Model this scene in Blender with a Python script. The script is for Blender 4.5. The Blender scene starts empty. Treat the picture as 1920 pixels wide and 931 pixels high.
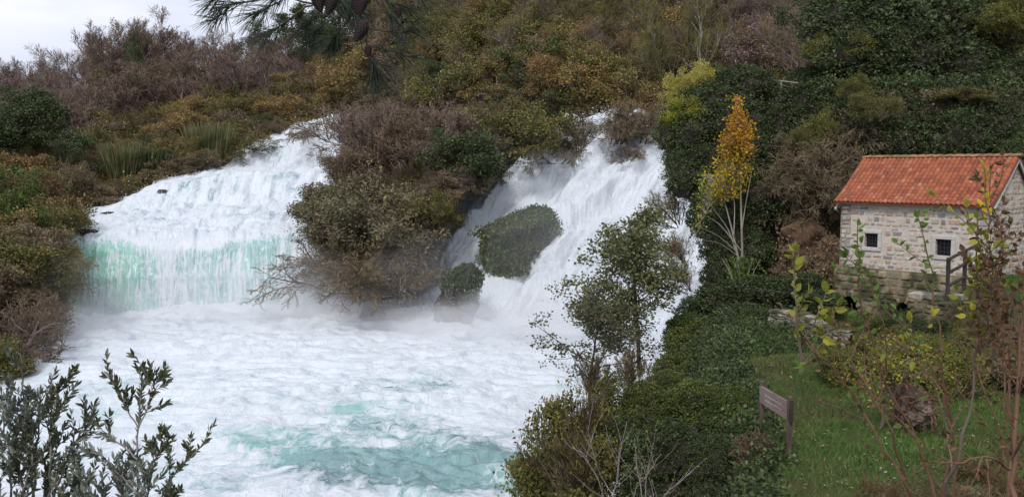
import bpy, math, random
import numpy as np
from mathutils import Vector
R = math.radians
sc = bpy.context.scene

# ------------------------------------------------------------------ camera, world, sun
CAM = np.array([0.0, 0.0, 11.0]); F = 1663.0; PITCH = math.atan(147.5 / F)
cam = bpy.data.cameras.new('camera'); camo = bpy.data.objects.new('camera', cam)
sc.collection.objects.link(camo); sc.camera = camo
camo.location = CAM; camo.rotation_euler = (math.pi / 2 - PITCH, 0, 0)
cam.sensor_width = 36.0; cam.lens = F / 1920 * 36; cam.clip_start = 0.05; cam.clip_end = 3000

SUN_EL, SUN_AZ = R(48), R(200)          # high and soft, behind the camera's left shoulder
w = bpy.data.worlds.new('World'); sc.world = w; w.use_nodes = True
nt = w.node_tree; nt.nodes.clear()
def wn(t, **k):
    n = nt.nodes.new(t)
    for a, b in k.items(): setattr(n, a, b)
    return n
sky = wn('ShaderNodeTexSky', sky_type='NISHITA', sun_disc=False)
sky.sun_elevation = SUN_EL; sky.sun_rotation = SUN_AZ; sky.dust_density = 3.0
tc = wn('ShaderNodeTexCoord'); mp = wn('ShaderNodeMapping'); mp.inputs['Scale'].default_value = (1.2, 1.2, 7)
no = wn('ShaderNodeTexNoise'); no.inputs['Scale'].default_value = 2.2; no.inputs['Detail'].default_value = 6
cr = wn('ShaderNodeValToRGB'); e = cr.color_ramp.elements
e[0].position = .3; e[0].color = (3.9, 4.4, 5.5, 1); e[1].position = .72; e[1].color = (7.3, 7.25, 7.9, 1)
mx = wn('ShaderNodeMixRGB'); mx.inputs['Fac'].default_value = .88
bg = wn('ShaderNodeBackground'); bg.inputs['Strength'].default_value = .098
ou = wn('ShaderNodeOutputWorld')
L = nt.links.new
L(tc.outputs['Generated'], mp.inputs['Vector']); L(mp.outputs[0], no.inputs['Vector']); L(no.outputs['Fac'], cr.inputs[0])
L(sky.outputs[0], mx.inputs[1]); L(cr.outputs[0], mx.inputs[2]); L(mx.outputs[0], bg.inputs[0]); L(bg.outputs[0], ou.inputs[0])

sun = bpy.data.lights.new('sun', 'SUN'); sun.energy = 1.5; sun.angle = R(14); sun.color = (1, .97, .93)
so = bpy.data.objects.new('sun', sun); sc.collection.objects.link(so)
so.rotation_euler = (math.pi / 2 - SUN_EL, 0, R(-20))
sc.view_settings.view_transform = 'Standard'; sc.view_settings.look = 'None'
sc.view_settings.gamma = 1; sc.view_settings.use_curve_mapping = False
sc.view_settings.exposure = 0.66
cy = sc.cycles; DENOISE = True
try:
    cy.use_denoising = DENOISE; cy.denoiser = 'OPENIMAGEDENOISE'
    cy.max_bounces = 8; cy.diffuse_bounces = 3; cy.glossy_bounces = 2; cy.transmission_bounces = 4
    cy.volume_bounces = 6; cy.transparent_max_bounces = 6; cy.use_adaptive_sampling = True; cy.adaptive_threshold = .008
    cy.caustics_reflective = False; cy.caustics_refractive = False
except Exception: pass

# ------------------------------------------------------------------ helpers
cp, sp = math.cos(PITCH), math.sin(PITCH)
def W(px, py, Y):
    """a point Y metres ahead of the viewpoint in the direction measured on the survey photo"""
    px, py, Y = np.broadcast_arrays(np.asarray(px, float), np.asarray(py, float), np.asarray(Y, float))
    u = (px - 960) / F; v = -(py - 465.5) / F
    dy = cp + v * sp; dz = -sp + v * cp
    t = Y / dy
    return np.stack([u * t, Y, CAM[2] + dz * t], -1)
def WZ(px, Y, z):
    """same, with the height given"""
    k = (z - CAM[2]) / Y          # dz/dy
    # dz = k dy -> v
    v = (sp + k * cp) / (cp - k * sp)
    t = Y / (cp + v * sp)
    return np.array([(px - 960) / F * t, Y, z])
def pxof(P):
    P = np.asarray(P, float) - CAM
    d = P[..., 1] * cp - P[..., 2] * sp; up = P[..., 1] * sp + P[..., 2] * cp
    return 960 + F * P[..., 0] / d, 465.5 - F * up / d

def _hash(i, s):
    h = (i[..., 0] * 374761393 + i[..., 1] * 668265263 + i[..., 2] * 2147483647 + s * 1274126177) & 0xffffffff
    h = ((h ^ (h >> 13)) * 1274126177) & 0xffffffff
    return ((h ^ (h >> 16)) & 0xffffff) / float(0xffffff)
def vn(P, s=0):
    P = np.asarray(P, float); i = np.floor(P).astype(np.int64); f = P - i; f = f * f * (3 - 2 * f)
    r = 0
    for a in (0, 1):
        for b in (0, 1):
            for c in (0, 1):
                wgt = (f[..., 0] if a else 1 - f[..., 0]) * (f[..., 1] if b else 1 - f[..., 1]) * (f[..., 2] if c else 1 - f[..., 2])
                r = r + wgt * _hash(i + np.array([a, b, c]), s)
    return r * 2 - 1
def fbm(P, o=4, s=0):
    P = np.asarray(P, float); r = 0; a = 1; t = 0
    for k in range(o): r = r + a * vn(P * 2.03 ** k + 17.3 * k, s + k); t += a; a *= .5
    return r / t
def sst(a, b, x):
    t = np.clip((x - a) / (b - a), 0, 1); return t * t * (3 - 2 * t)
def nrm(v): return v / np.maximum(np.linalg.norm(v, axis=-1, keepdims=True), 1e-9)

def mesh(name, V, Fs, smooth=False):
    V = np.ascontiguousarray(np.asarray(V, float).reshape(-1, 3))
    me = bpy.data.meshes.new(name)
    loops = np.concatenate([f.reshape(-1) for f in Fs]); sizes = np.concatenate([np.full(len(f), f.shape[1]) for f in Fs])
    me.vertices.add(len(V)); me.vertices.foreach_set('co', V.ravel().astype(np.float32))
    me.loops.add(len(loops)); me.loops.foreach_set('vertex_index', loops.astype(np.int32))
    me.polygons.add(len(sizes)); st = np.concatenate([[0], np.cumsum(sizes)[:-1]])
    me.polygons.foreach_set('loop_start', st.astype(np.int32)); me.polygons.foreach_set('loop_total', sizes.astype(np.int32))
    me.polygons.foreach_set('use_smooth', np.full(len(sizes), smooth))
    me.update(calc_edges=True); me.validate()
    return me
class Geo:
    def __init__(s): s.V = []; s.F = []; s.n = 0
    def add(s, V, *Fs):
        V = np.asarray(V, float).reshape(-1, 3)
        for f in Fs: s.F.append(np.asarray(f).reshape(len(f), -1) + s.n)
        s.V.append(V); s.n += len(V); return s
    def mesh(s, name, smooth=False):
        by = {}
        for f in s.F: by.setdefault(f.shape[1], []).append(f)
        return mesh(name, np.concatenate(s.V), [np.concatenate(x) for x in by.values()], smooth)
    def box(s, c, size, M=None, jit=0, rng=None, bev=0):
        a = np.array([[x, y, z] for x in (-.5, .5) for y in (-.5, .5) for z in (-.5, .5)]) * np.asarray(size)
        if bev:                                        # chamfered box: 24 verts
            vs = []; idx = {}
            sg = [(x, y, z) for x in (-1, 1) for y in (-1, 1) for z in (-1, 1)]
            h = np.asarray(size) / 2
            for k, g in enumerate(sg):
                for ax in range(3):
                    q = (h - bev) * g; q[ax] = h[ax] * g[ax]; idx[(g, ax)] = len(vs); vs.append(q)
            V = np.array(vs); Q = []; T = []
            for ax in range(3):
                b, c2 = (ax + 1) % 3, (ax + 2) % 3
                for sa in (-1, 1):
                    def g_(p, q):
                        r = [0, 0, 0]; r[ax] = sa; r[b] = p; r[c2] = q; return tuple(r)
                    o = [(-1, -1), (1, -1), (1, 1), (-1, 1)]
                    if sa < 0: o = o[::-1]
                    Q.append([idx[(g_(*p), ax)] for p in o])
                    def e_(p, sb):
                        r = [0, 0, 0]; r[ax] = sa; r[b] = sb; r[c2] = p; return tuple(r)
                    for sb in (-1, 1):
                        q = [idx[(e_(-1, sb), ax)], idx[(e_(1, sb), ax)], idx[(e_(1, sb), b)], idx[(e_(-1, sb), b)]]
                        if sa * sb > 0: q = q[::-1]
                        Q.append(q[::-1])
            for g in sg:
                t = [idx[(g, 0)], idx[(g, 1)], idx[(g, 2)]]
                if g[0] * g[1] * g[2] < 0: t = t[::-1]
                T.append(t)
            if jit: V = V + rng.normal(0, jit, V.shape)
            if M is not None: V = V @ np.asarray(M).T
            return s.add(V + np.asarray(c), np.array(Q), np.array(T))
        if jit: a = a + rng.normal(0, jit, a.shape)
        if M is not None: a = a @ np.asarray(M).T
        q = np.array([[0, 1, 3, 2], [4, 6, 7, 5], [0, 4, 5, 1], [2, 3, 7, 6], [0, 2, 6, 4], [1, 5, 7, 3]])
        return s.add(a + np.asarray(c), q)
    def tube(s, pts, rad, sides=6, cap=True):
        V, Q = tubes(np.asarray(pts, float)[None], np.broadcast_to(np.asarray(rad, float), (1, len(pts))), sides)
        s.add(V, Q)
        if cap:
            n = len(pts); b = s.n - n * sides
            s.F.append(np.array([list(range(b + sides - 1, b - 1, -1))])); s.F.append(np.array([list(range(b + (n - 1) * sides, b + n * sides))]))
        return s
def tubes(C, Rd, sides=4):
    """C (m,n,3) polylines, Rd (m,n) radii"""
    m, n, _ = C.shape
    T = np.empty_like(C); T[:, 1:-1] = C[:, 2:] - C[:, :-2]; T[:, 0] = C[:, 1] - C[:, 0]; T[:, -1] = C[:, -1] - C[:, -2]
    T = nrm(T); D = nrm(C[:, -1] - C[:, 0])
    ref = np.where(np.abs(D[:, 2:3]) < .8, np.array([[0, 0, 1.]]), np.array([[1., 0, 0]]))[:, None]
    A = nrm(np.cross(T, np.broadcast_to(ref, T.shape))); B = np.cross(T, A)
    th = np.arange(sides) * 2 * math.pi / sides
    V = C[:, :, None] + Rd[:, :, None, None] * (A[:, :, None] * np.cos(th)[:, None] + B[:, :, None] * np.sin(th)[:, None])
    i = np.arange(m)[:, None, None] * n * sides; j = np.arange(n - 1)[None, :, None] * sides; k = np.arange(sides)[None, None]
    k2 = (k + 1) % sides
    Q = np.stack(np.broadcast_arrays(i + j + k, i + j + k2, i + j + sides + k2, i + j + sides + k), -1).reshape(-1, 4)
    return V.reshape(-1, 3), Q

def obj(name, me, mat=None, parent=None, kind=None):
    if isinstance(me, Geo): me = me.mesh(name)
    o = bpy.data.objects.new(name, me); sc.collection.objects.link(o)
    if parent: o.parent = parent
    if mat is not None:
        if len(me.materials) == 0: me.materials.append(mat)
        elif me.materials[0] != mat:
            o.material_slots[0].link = 'OBJECT'; o.material_slots[0].material = mat
    if kind: o['kind'] = kind
    return o
def tag(o, label, cat, group=None, kind=None):
    o['label'] = label; o['category'] = cat
    if group: o['group'] = group
    if kind: o['kind'] = kind
    return o
def thing(name, label, cat, loc=(0, 0, 0), group=None, rz=0, s=(1, 1, 1)):
    o = bpy.data.objects.new(name, None); sc.collection.objects.link(o); o.empty_display_size = .2
    o.location = loc; o.rotation_euler = (0, 0, rz); o.scale = s
    return tag(o, label, cat, group)

# ------------------------------------------------------------------ materials
def material(name):
    m = bpy.data.materials.new(name); m.use_nodes = True; t = m.node_tree; t.nodes.clear()
    return m, t
class NB:
    def __init__(s, name):
        s.m, s.t = material(name)
    def n(s, typ, ins=None, **k):
        x = s.t.nodes.new(typ)
        for a, b in k.items(): setattr(x, a, b)
        for a, b in (ins or {}).items():
            if hasattr(b, 'is_output') or hasattr(b, 'links'): s.t.links.new(b, x.inputs[a])
            else: x.inputs[a].default_value = b
        return x
    def ramp(s, fac, stops, interp='LINEAR'):
        x = s.t.nodes.new('ShaderNodeValToRGB'); r = x.color_ramp; r.interpolation = interp
        while len(r.elements) < len(stops): r.elements.new(.5)
        for e, (p, c) in zip(r.elements, stops):
            e.position = p; e.color = tuple(c) + (1,) if len(c) == 3 else c
        s.t.links.new(fac, x.inputs[0]); return x.outputs[0]
    def mix(s, f, a, b, typ='MIX'):
        x = s.t.nodes.new('ShaderNodeMixRGB'); x.blend_type = typ
        for i, v in enumerate((f, a, b)):
            if hasattr(v, 'links'): s.t.links.new(v, x.inputs[i])
            elif i == 0: x.inputs[0].default_value = v
            else: x.inputs[i].default_value = tuple(v) + (1,)
        return x.outputs[0]
    def math(s, op, a, b=0.0, clamp=False):
        x = s.t.nodes.new('ShaderNodeMath'); x.operation = op; x.use_clamp = clamp
        for i, v in enumerate((a, b)):
            if hasattr(v, 'links'): s.t.links.new(v, x.inputs[i])
            else: x.inputs[i].default_value = v
        return x.outputs[0]
    def coord(s, scale=(1, 1, 1), which='Object', rot=(0, 0, 0)):
        c = s.n('ShaderNodeTexCoord')
        m = s.n('ShaderNodeMapping', {'Vector': c.outputs[which]}); m.inputs['Scale'].default_value = scale; m.inputs['Rotation'].default_value = rot
        return m.outputs[0]
    def worldpos(s, scale=(1, 1, 1)):
        c = s.n('ShaderNodeNewGeometry')
        m = s.n('ShaderNodeMapping', {'Vector': c.outputs['Position']}); m.inputs['Scale'].default_value = scale
        return m.outputs[0]
    def noise(s, vec, scale, detail=4, rough=.55, dist=0):
        return s.n('ShaderNodeTexNoise', {'Vector': vec, 'Scale': scale, 'Detail': detail, 'Roughness': rough, 'Distortion': dist}).outputs['Fac']
    def out(s, sh): s.t.links.new(sh, s.n('ShaderNodeOutputMaterial').inputs['Surface']); return s.m
    def bsdf(s, col, rough=.8, bump=None, bstr=.3, bdist=.05, spec=.3, **kw):
        p = s.n('ShaderNodeBsdfPrincipled', {'Roughness': rough, 'Specular IOR Level': spec})
        if hasattr(col, 'links'): s.t.links.new(col, p.inputs['Base Color'])
        else: p.inputs['Base Color'].default_value = tuple(col) + (1,)
        for a, b in kw.items(): p.inputs[a].default_value = b
        if bump is not None:
            b = s.n('ShaderNodeBump', {'Height': bump, 'Strength': bstr, 'Distance': bdist}); s.t.links.new(b.outputs[0], p.inputs['Normal'])
        return p.outputs[0]

def leaf_mat(name, cols, patch=None, pscale=.12, trans=.25, rough=.55):
    """leaves: a colour per leaf, drifting over the plant and over the hillside"""
    b = NB(name); g = b.n('ShaderNodeNewGeometry')
    n = len(cols); c = b.ramp(g.outputs['Random Per Island'], [((i + .5) / n, x) for i, x in enumerate(cols)])
    if patch:
        f = b.noise(b.worldpos(), pscale, 3, .5)
        c2 = b.ramp(g.outputs['Random Per Island'], [((i + .5) / len(patch), x) for i, x in enumerate(patch)])
        ff = b.ramp(f, [(.42, (0, 0, 0)), (.58, (1, 1, 1))])
        c = b.mix(ff, c, c2)
    v = b.noise(b.worldpos(), .9, 2)
    c = b.mix(1.0, c, b.ramp(v, [(.3, (.68, .68, .68)), (.7, (1.25, 1.25, 1.25))]), 'MULTIPLY')
    p = b.n('ShaderNodeBsdfPrincipled', {'Roughness': rough, 'Specular IOR Level': .25, 'Base Color': c})
    t = b.n('ShaderNodeBsdfTranslucent', {'Color': c})
    m = b.n('ShaderNodeMixShader', {0: trans, 1: p.outputs[0], 2: t.outputs[0]})
    return b.out(m.outputs[0])
def bark_mat(name, c1, c2, scale=3):
    b = NB(name); v = b.coord((1, 1, .3)); f = b.noise(v, scale, 5)
    return b.out(b.bsdf(b.ramp(f, [(.35, c1), (.65, c2)]), .85, f, .4, .03))
def plain_mat(name, c, rough=.7, **k):
    b = NB(name); f = b.noise(b.coord(), 9, 3)
    c = tuple(c); d = tuple(x * .75 for x in c)
    return b.out(b.bsdf(b.ramp(f, [(.3, d), (.7, c)]), rough, f, .15, .01, **k))

M = {}
M['tw_purple'] = bark_mat('purple_twigs', (.155, .11, .115), (.28, .21, .205))  # purple twigs lightened in place of hillside haze
M['tw_grey'] = bark_mat('grey_twigs', (.15, .125, .12), (.3, .26, .25))
M['tw_brown'] = bark_mat('brown_twigs', (.095, .07, .055), (.20, .155, .12))  # brown twigs made paler, standing in for haze on the hills
M['tw_dark'] = bark_mat('dark_wet_bark', (.035, .027, .024), (.075, .06, .05))
M['tw_pale'] = bark_mat('pale_bark', (.2, .17, .14), (.36, .31, .26))
M['tw_red'] = bark_mat('reddish_stems', (.1, .05, .032), (.2, .11, .07))
M['purple'] = leaf_mat('purple_brown_buds', [(.18, .12, .112), (.24, .17, .15), (.19, .135, .11), (.31, .235, .19)], [(.18, .125, .085), (.24, .17, .10), (.15, .11, .08)], .06)  # bud colours lightened too, instead of haze over the hill
M['twig_y'] = leaf_mat('budding_twigs', [(.1, .07, .05), (.13, .1, .07), (.09, .065, .05), (.12, .09, .06), (.28, .25, .05)])
M['olive'] = leaf_mat('olive_leaves', [(0.108, 0.102, 0.030), (0.180, 0.168, 0.048), (0.384, 0.360, 0.084), (0.096, 0.078, 0.030), (0.060, 0.054, 0.024), (0.144, 0.144, 0.048)], [(0.084, 0.096, 0.034), (0.126, 0.138, 0.042), (0.216, 0.156, 0.054)], .09)  # brightest leaf colour stands in for highlights on leaves
M['rust'] = leaf_mat('rust_leaves', [(0.456, 0.360, 0.120), (0.204, 0.114, 0.054), (0.288, 0.150, 0.066), (0.156, 0.096, 0.054), (0.240, 0.180, 0.072), (0.336, 0.240, 0.084)], [(0.180, 0.144, 0.054), (0.156, 0.108, 0.054), (0.264, 0.240, 0.072)], .08)  # first, brightest colour paints leaf highlights among the rust
M['brown'] = leaf_mat('brown_leaves', [(.15, .11, .075), (.23, .165, .10), (.12, .085, .06), (.30, .23, .13), (.18, .165, .08)])  # paler browns take the place of distance haze
M['dgreen'] = leaf_mat('dark_green_leaves', [(.032, .05, .017), (.052, .08, .026), (.08, .115, .038), (.04, .058, .02), (.15, .19, .08)], [(.035, .045, .022), (.06, .08, .035), (.075, .095, .03)], .5)  # last, brightest colour imitates lit leaf highlights
M['mgreen'] = leaf_mat('mid_green_leaves', [(.055, .095, .022), (.085, .14, .032), (.13, .19, .045), (.05, .08, .025)], [(.07, .1, .025), (.14, .15, .04)], .4)
M['ygreen'] = leaf_mat('yellow_green_leaves', [(.2, .22, .03), (.3, .3, .04), (.14, .17, .03), (.38, .34, .05)], trans=.35)
M['autumn'] = leaf_mat('yellow_leaves', [(.42, .3, .02), (.5, .37, .03), (.34, .3, .03), (.5, .28, .02)], trans=.35)
M['orange'] = leaf_mat('orange_leaves', [(.46, .21, .02), (.52, .29, .02), (.42, .15, .015), (.5, .36, .03)], trans=.35)
M['greyleaf'] = leaf_mat('grey_green_leaves', [(.14, .135, .075), (.22, .2, .12), (.10, .10, .055), (.27, .23, .12)], [(.2, .15, .085), (.12, .105, .065)], .4)
M['alder'] = leaf_mat('alder_leaves', [(.085, .105, .045), (.13, .15, .06), (.19, .2, .08), (.06, .075, .035), (.24, .22, .10)])
M['alder2'] = leaf_mat('brownish_alder_leaves', [(.08, .08, .045), (.12, .105, .055), (.16, .135, .07), (.06, .06, .04), (.09, .12, .05)])
M['fresh'] = leaf_mat('fresh_green_leaves', [(.1, .17, .03), (.15, .23, .045), (.08, .13, .03)], trans=.4)
M['reed'] = leaf_mat('reed_blades', [(.13, .15, .06), (.19, .19, .08), (.09, .11, .045), (.22, .19, .1), (.12, .09, .05)])
M['dry'] = leaf_mat('dry_plumes', [(.36, .28, .24), (.45, .36, .3), (.28, .21, .18)])
M['laurel'] = leaf_mat('leathery_leaves', [(.11, .13, .11), (.16, .185, .165), (.26, .28, .25), (.11, .13, .10), (.17, .19, .13)], [(.075, .085, .04), (.11, .12, .055), (.06, .07, .035)], 1.6, trans=.12, rough=.38)
M['needle'] = leaf_mat('pine_needles', [(.025, .037, .024), (.04, .055, .032), (.065, .08, .04), (.03, .04, .028)], trans=.1)
M['redleaf'] = leaf_mat('dry_reddish_leaves', [(.14, .07, .04), (.1, .055, .035), (.2, .12, .05), (.09, .085, .03)])
# ------------------------------------------------------------------ land and water
def rib(px, pts, kz=False):
    pts = sorted(pts); x = [p[0] for p in pts]
    py = np.interp(px, x, [p[1] for p in pts]); Y = np.interp(px, x, [p[2] for p in pts])
    if kz: return np.stack([WZ(a, c, b) for a, b, c in zip(px, py, Y)])
    return W(px, py, Y)
def loft(ribs, sub, disp=0, fs=.3, seed=0, smooth=True):
    """ribs: list of (n,3); sub: cells per span. returns grid (rows, n, 3)"""
    rows = []
    for k in range(len(ribs) - 1):
        for j in range(sub[k]):
            t = j / sub[k]; rows.append(ribs[k] * (1 - t) + ribs[k + 1] * t)
    rows.append(ribs[-1]); G = np.stack(rows)
    if smooth:
        for _ in range(smooth if smooth is not True else 3):
            G[1:-1] = (G[:-2] + 2 * G[1:-1] + G[2:]) / 4; G[:, 1:-1] = (G[:, :-2] + 2 * G[:, 1:-1] + G[:, 2:]) / 4
    if disp:
        du = np.gradient(G, axis=1); dv = np.gradient(G, axis=0); N = nrm(np.cross(du, dv))
        G = G + N * (fbm(G * fs, 5, seed) * disp)[..., None]
    return G
def gridmesh(name, G, uv=None, attr=None):
    r, c, _ = G.shape; i = np.arange(r - 1)[:, None] * c; j = np.arange(c - 1)[None]
    Q = np.stack(np.broadcast_arrays(i + j, i + j + 1, i + c + j + 1, i + c + j), -1).reshape(-1, 4)
    me = mesh(name, G.reshape(-1, 3), [Q], True)
    if attr is not None:
        for k, a in attr.items():
            at = me.attributes.new(k, 'FLOAT', 'POINT'); at.data.foreach_set('value', a.ravel().astype(np.float32))
    if uv is not None:
        at = me.attributes.new('flow', 'FLOAT_VECTOR', 'POINT'); at.data.foreach_set('vector', uv.reshape(-1, 3).astype(np.float32).ravel())
    return me
def flow_uv(G):
    du = np.linalg.norm(np.diff(G, axis=1), axis=-1); u = np.concatenate([np.zeros((G.shape[0], 1)), np.cumsum(du, 1)], 1)
    u = np.broadcast_to(u.mean(0)[None], G.shape[:2])
    dv = np.linalg.norm(np.diff(G, axis=0), axis=-1); v = np.concatenate([np.zeros((1, G.shape[1])), np.cumsum(dv, 0)], 0)
    v = np.broadcast_to(v.mean(1)[:, None], G.shape[:2])
    return np.stack([u, v, np.zeros_like(u)], -1)

# soil, rock and leaf litter
def ground_mat(name, c_flat, c_flat2, c_steep, c_steep2):
    b = NB(name); P = b.worldpos(); n1 = b.noise(P, .35, 6, .6); n2 = b.noise(P, 3.0, 6, .65); n3 = b.noise(P, 14, 4, .7)
    flat = b.mix(b.ramp(n2, [(.4, (0,) * 3), (.6, (1,) * 3)]), c_flat, c_flat2); flat = b.mix(b.ramp(n1, [(.52, (0,) * 3), (.64, (.8,) * 3)]), flat, (.085, .06, .032))
    st = b.mix(b.ramp(n2, [(.35, (0,) * 3), (.65, (1,) * 3)]), c_steep, c_steep2)
    g = b.n('ShaderNodeNewGeometry'); z = b.n('ShaderNodeSeparateXYZ', {0: g.outputs['Normal']}).outputs[2]
    c = b.mix(b.ramp(b.math('ADD', z, b.math('MULTIPLY', b.math('SUBTRACT', n1, .5), .3)), [(.72, (0,) * 3), (.85, (1,) * 3)]), st, flat)
    c = b.mix(1.0, c, b.ramp(n3, [(.3, (.6,) * 3), (.7, (1.35,) * 3)]), 'MULTIPLY')
    return b.out(b.bsdf(c, .95, b.math('ADD', n2, n3), .8, .12, spec=.1))
M['soil'] = ground_mat('wooded_soil', (.07, .055, .035), (.05, .05, .028), (.085, .062, .05), (.12, .09, .07))
M['terrace'] = ground_mat('grassy_soil', (.045, .08, .022), (.07, .1, .03), (.075, .052, .042), (.17, .115, .075))
M['rock'] = ground_mat('wet_tufa', (.05, .048, .035), (.035, .045, .02), (.045, .04, .038), (.09, .078, .07))

px = np.linspace(-420, 820, 260)
B1 = rib(px, [(-420, 900, 40), (-100, 780, 43), (-25, 735, 45.5), (35, 685, 51), (95, 640, 57), (130, 605, 63), (158, 402, 83), (250, 368, 88), (300, 343, 89), (380, 312, 95), (450, 288, 98), (540, 243, 107), (700, 200, 111), (820, 190, 113)])
B2 = rib(px, [(-420, 560, 52), (0, 540, 55), (110, 480, 66), (140, 420, 78), (165, 385, 86), (300, 322, 93), (380, 292, 100), (540, 228, 111), (700, 192, 114), (820, 180, 116)])
B3 = rib(px, [(-420, 330, 85), (0, 330, 88), (200, 300, 100), (400, 235, 115), (600, 180, 122), (820, 150, 125)])
B4 = rib(px, [(-420, 240, 120), (0, 235, 125), (200, 190, 132), (400, 165, 138), (600, 120, 142), (820, 60, 142)])
B5 = rib(px, [(-420, 225, 160), (0, 215, 165), (200, 165, 170), (400, 140, 170), (600, 85, 175), (820, 20, 175)])
B6 = rib(px, [(-420, 260, 230), (820, 60, 240)])
GB = loft([B1, B2, B3, B4, B5, B6], [12, 30, 40, 20, 10], 1.0, .16, 3)
B0 = GB[0].copy(); B0[:, 2] -= 3; B0[:, 1] -= 1.0
obj('hill', gridmesh('hill', np.concatenate([B0[None], GB])), M['soil'], kind='structure')
px = np.linspace(690, 2000, 260)
C1 = rib(px, [(690, 212, 108), (800, 255, 92), (900, 262, 86), (1040, 226, 84), (1300, 206, 84), (1500, 225, 72), (2000, 200, 60)])
C2 = rib(px, [(690, 150, 118), (800, 150, 104), (1000, 150, 92), (1300, 150, 90), (2000, 120, 74)])
C3 = rib(px, [(690, 60, 130), (900, 20, 112), (1300, 10, 104), (2000, 0, 92)])
C4 = rib(px, [(690, -60, 160), (2000, -150, 140)])
C5 = rib(px, [(690, -40, 260), (2000, -100, 260)])
GC = loft([C1, C2, C3, C4, C5], [25, 40, 20, 10], 1.0, .16, 5)
C0 = GC[0].copy(); C0[:, 2] -= 4; C0[:, 1] += .5
obj('hill', gridmesh('hill', np.concatenate([C0[None], GC])), M['soil'], kind='structure')

# right bank: terrace, cliff behind the mill and the slope under the viewpoint
EDGE = np.array([(-90, 3), (-6, 4.5), (0, 7), (1.2, 10), (2.9, 14), (3.8, 17), (4.3, 20), (4.9, 24), (6.7, 32), (9.4, 38), (11.2, 45), (14.6, 60), (19, 85), (26, 120)], float)
FOOT = np.array([(16, 120), (13.4, 60), (11.6, 50), (12.0, 45), (13.2, 41), (14.6, 39), (18, 37.5), (24, 37), (34, 33), (60, 20), (90, 0)], float)
def sdist(P, L):
    """signed distance to a polyline, positive to its right"""
    best = np.full(P.shape[:-1], 1e9); sg = np.ones(P.shape[:-1])
    for a, b in zip(L[:-1], L[1:]):
        d = b - a; t = np.clip(((P - a) @ d) / (d @ d), 0, 1); q = a + t[..., None] * d
        r = P - q; dd = np.hypot(r[..., 0], r[..., 1]); cr_ = d[0] * (P - a)[..., 1] - d[1] * (P - a)[..., 0]
        m = dd < best - 1e-9; best = np.where(m, dd, best); sg = np.where(m, np.where(cr_ < 0, 1, -1), sg)
    return best * sg
def hD(x, y):
    x = np.asarray(x, float); y = np.asarray(y, float); P = np.stack([x, y], -1)
    e = sdist(P, EDGE); n = fbm(np.stack([x * .25, y * .25, x * 0], -1), 4, 9)
    e = e + n * 1.0
    z = -1.5 + 7.1 * sst(-3.2, 1.2, e)
    z = z + sst(34, 24, y) * 0 + .35 * fbm(np.stack([x * .5, y * .5, x * 0 + 4], -1), 3, 2) * sst(0, 2, e)
    z = z + 3.7 * sst(9, 0, y) * sst(-2, 2, e)
    f = -sdist(P, FOOT) + n * 1.5
    f = np.where(y > 24, f, f)
    z = z + sst(-.3, 3.8, f) * 9.2 + np.maximum(f - 4, 0) * .22
    z = z + 1.75 * sst(13.6, 15.2, x - .15 * (y - 26)) * sst(20.5, 25.5, y) * (1 - sst(34, 37, y))   # bank rising right of the mill
    return z
xs = np.concatenate([np.arange(-60, -4, 1.5), np.arange(-4, 26, .16), np.arange(26, 75, 1.2)]); ys = np.concatenate([np.arange(-8, 9, .8), np.arange(9, 48, .16), np.arange(48, 112, 1.2)])
X, Yg = np.meshgrid(xs, ys); GD = np.stack([X, Yg, hD(X, Yg)], -1)
steep = np.linalg.norm(np.stack(np.gradient(GD[..., 2], ys, xs), -1), axis=-1)
k = sst(.6, 1.6, steep); rr = fbm(GD * .8, 5, 31)
GD[..., 0] += k * rr * .7; GD[..., 1] += k * fbm(GD * .8, 5, 41) * .9; GD[..., 2] += k * rr * .4
obj('ground', gridmesh('ground', GD), M['terrace'], kind='structure')
# the valley floor out to the horizon
Xb, Yb = np.meshgrid(np.linspace(-400, 400, 20), np.linspace(-60, 480, 20))
obj('terrain', gridmesh('terrain', np.stack([Xb, Yb, np.full_like(Xb, -3.0)], -1)), M['soil'], kind='structure')

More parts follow.
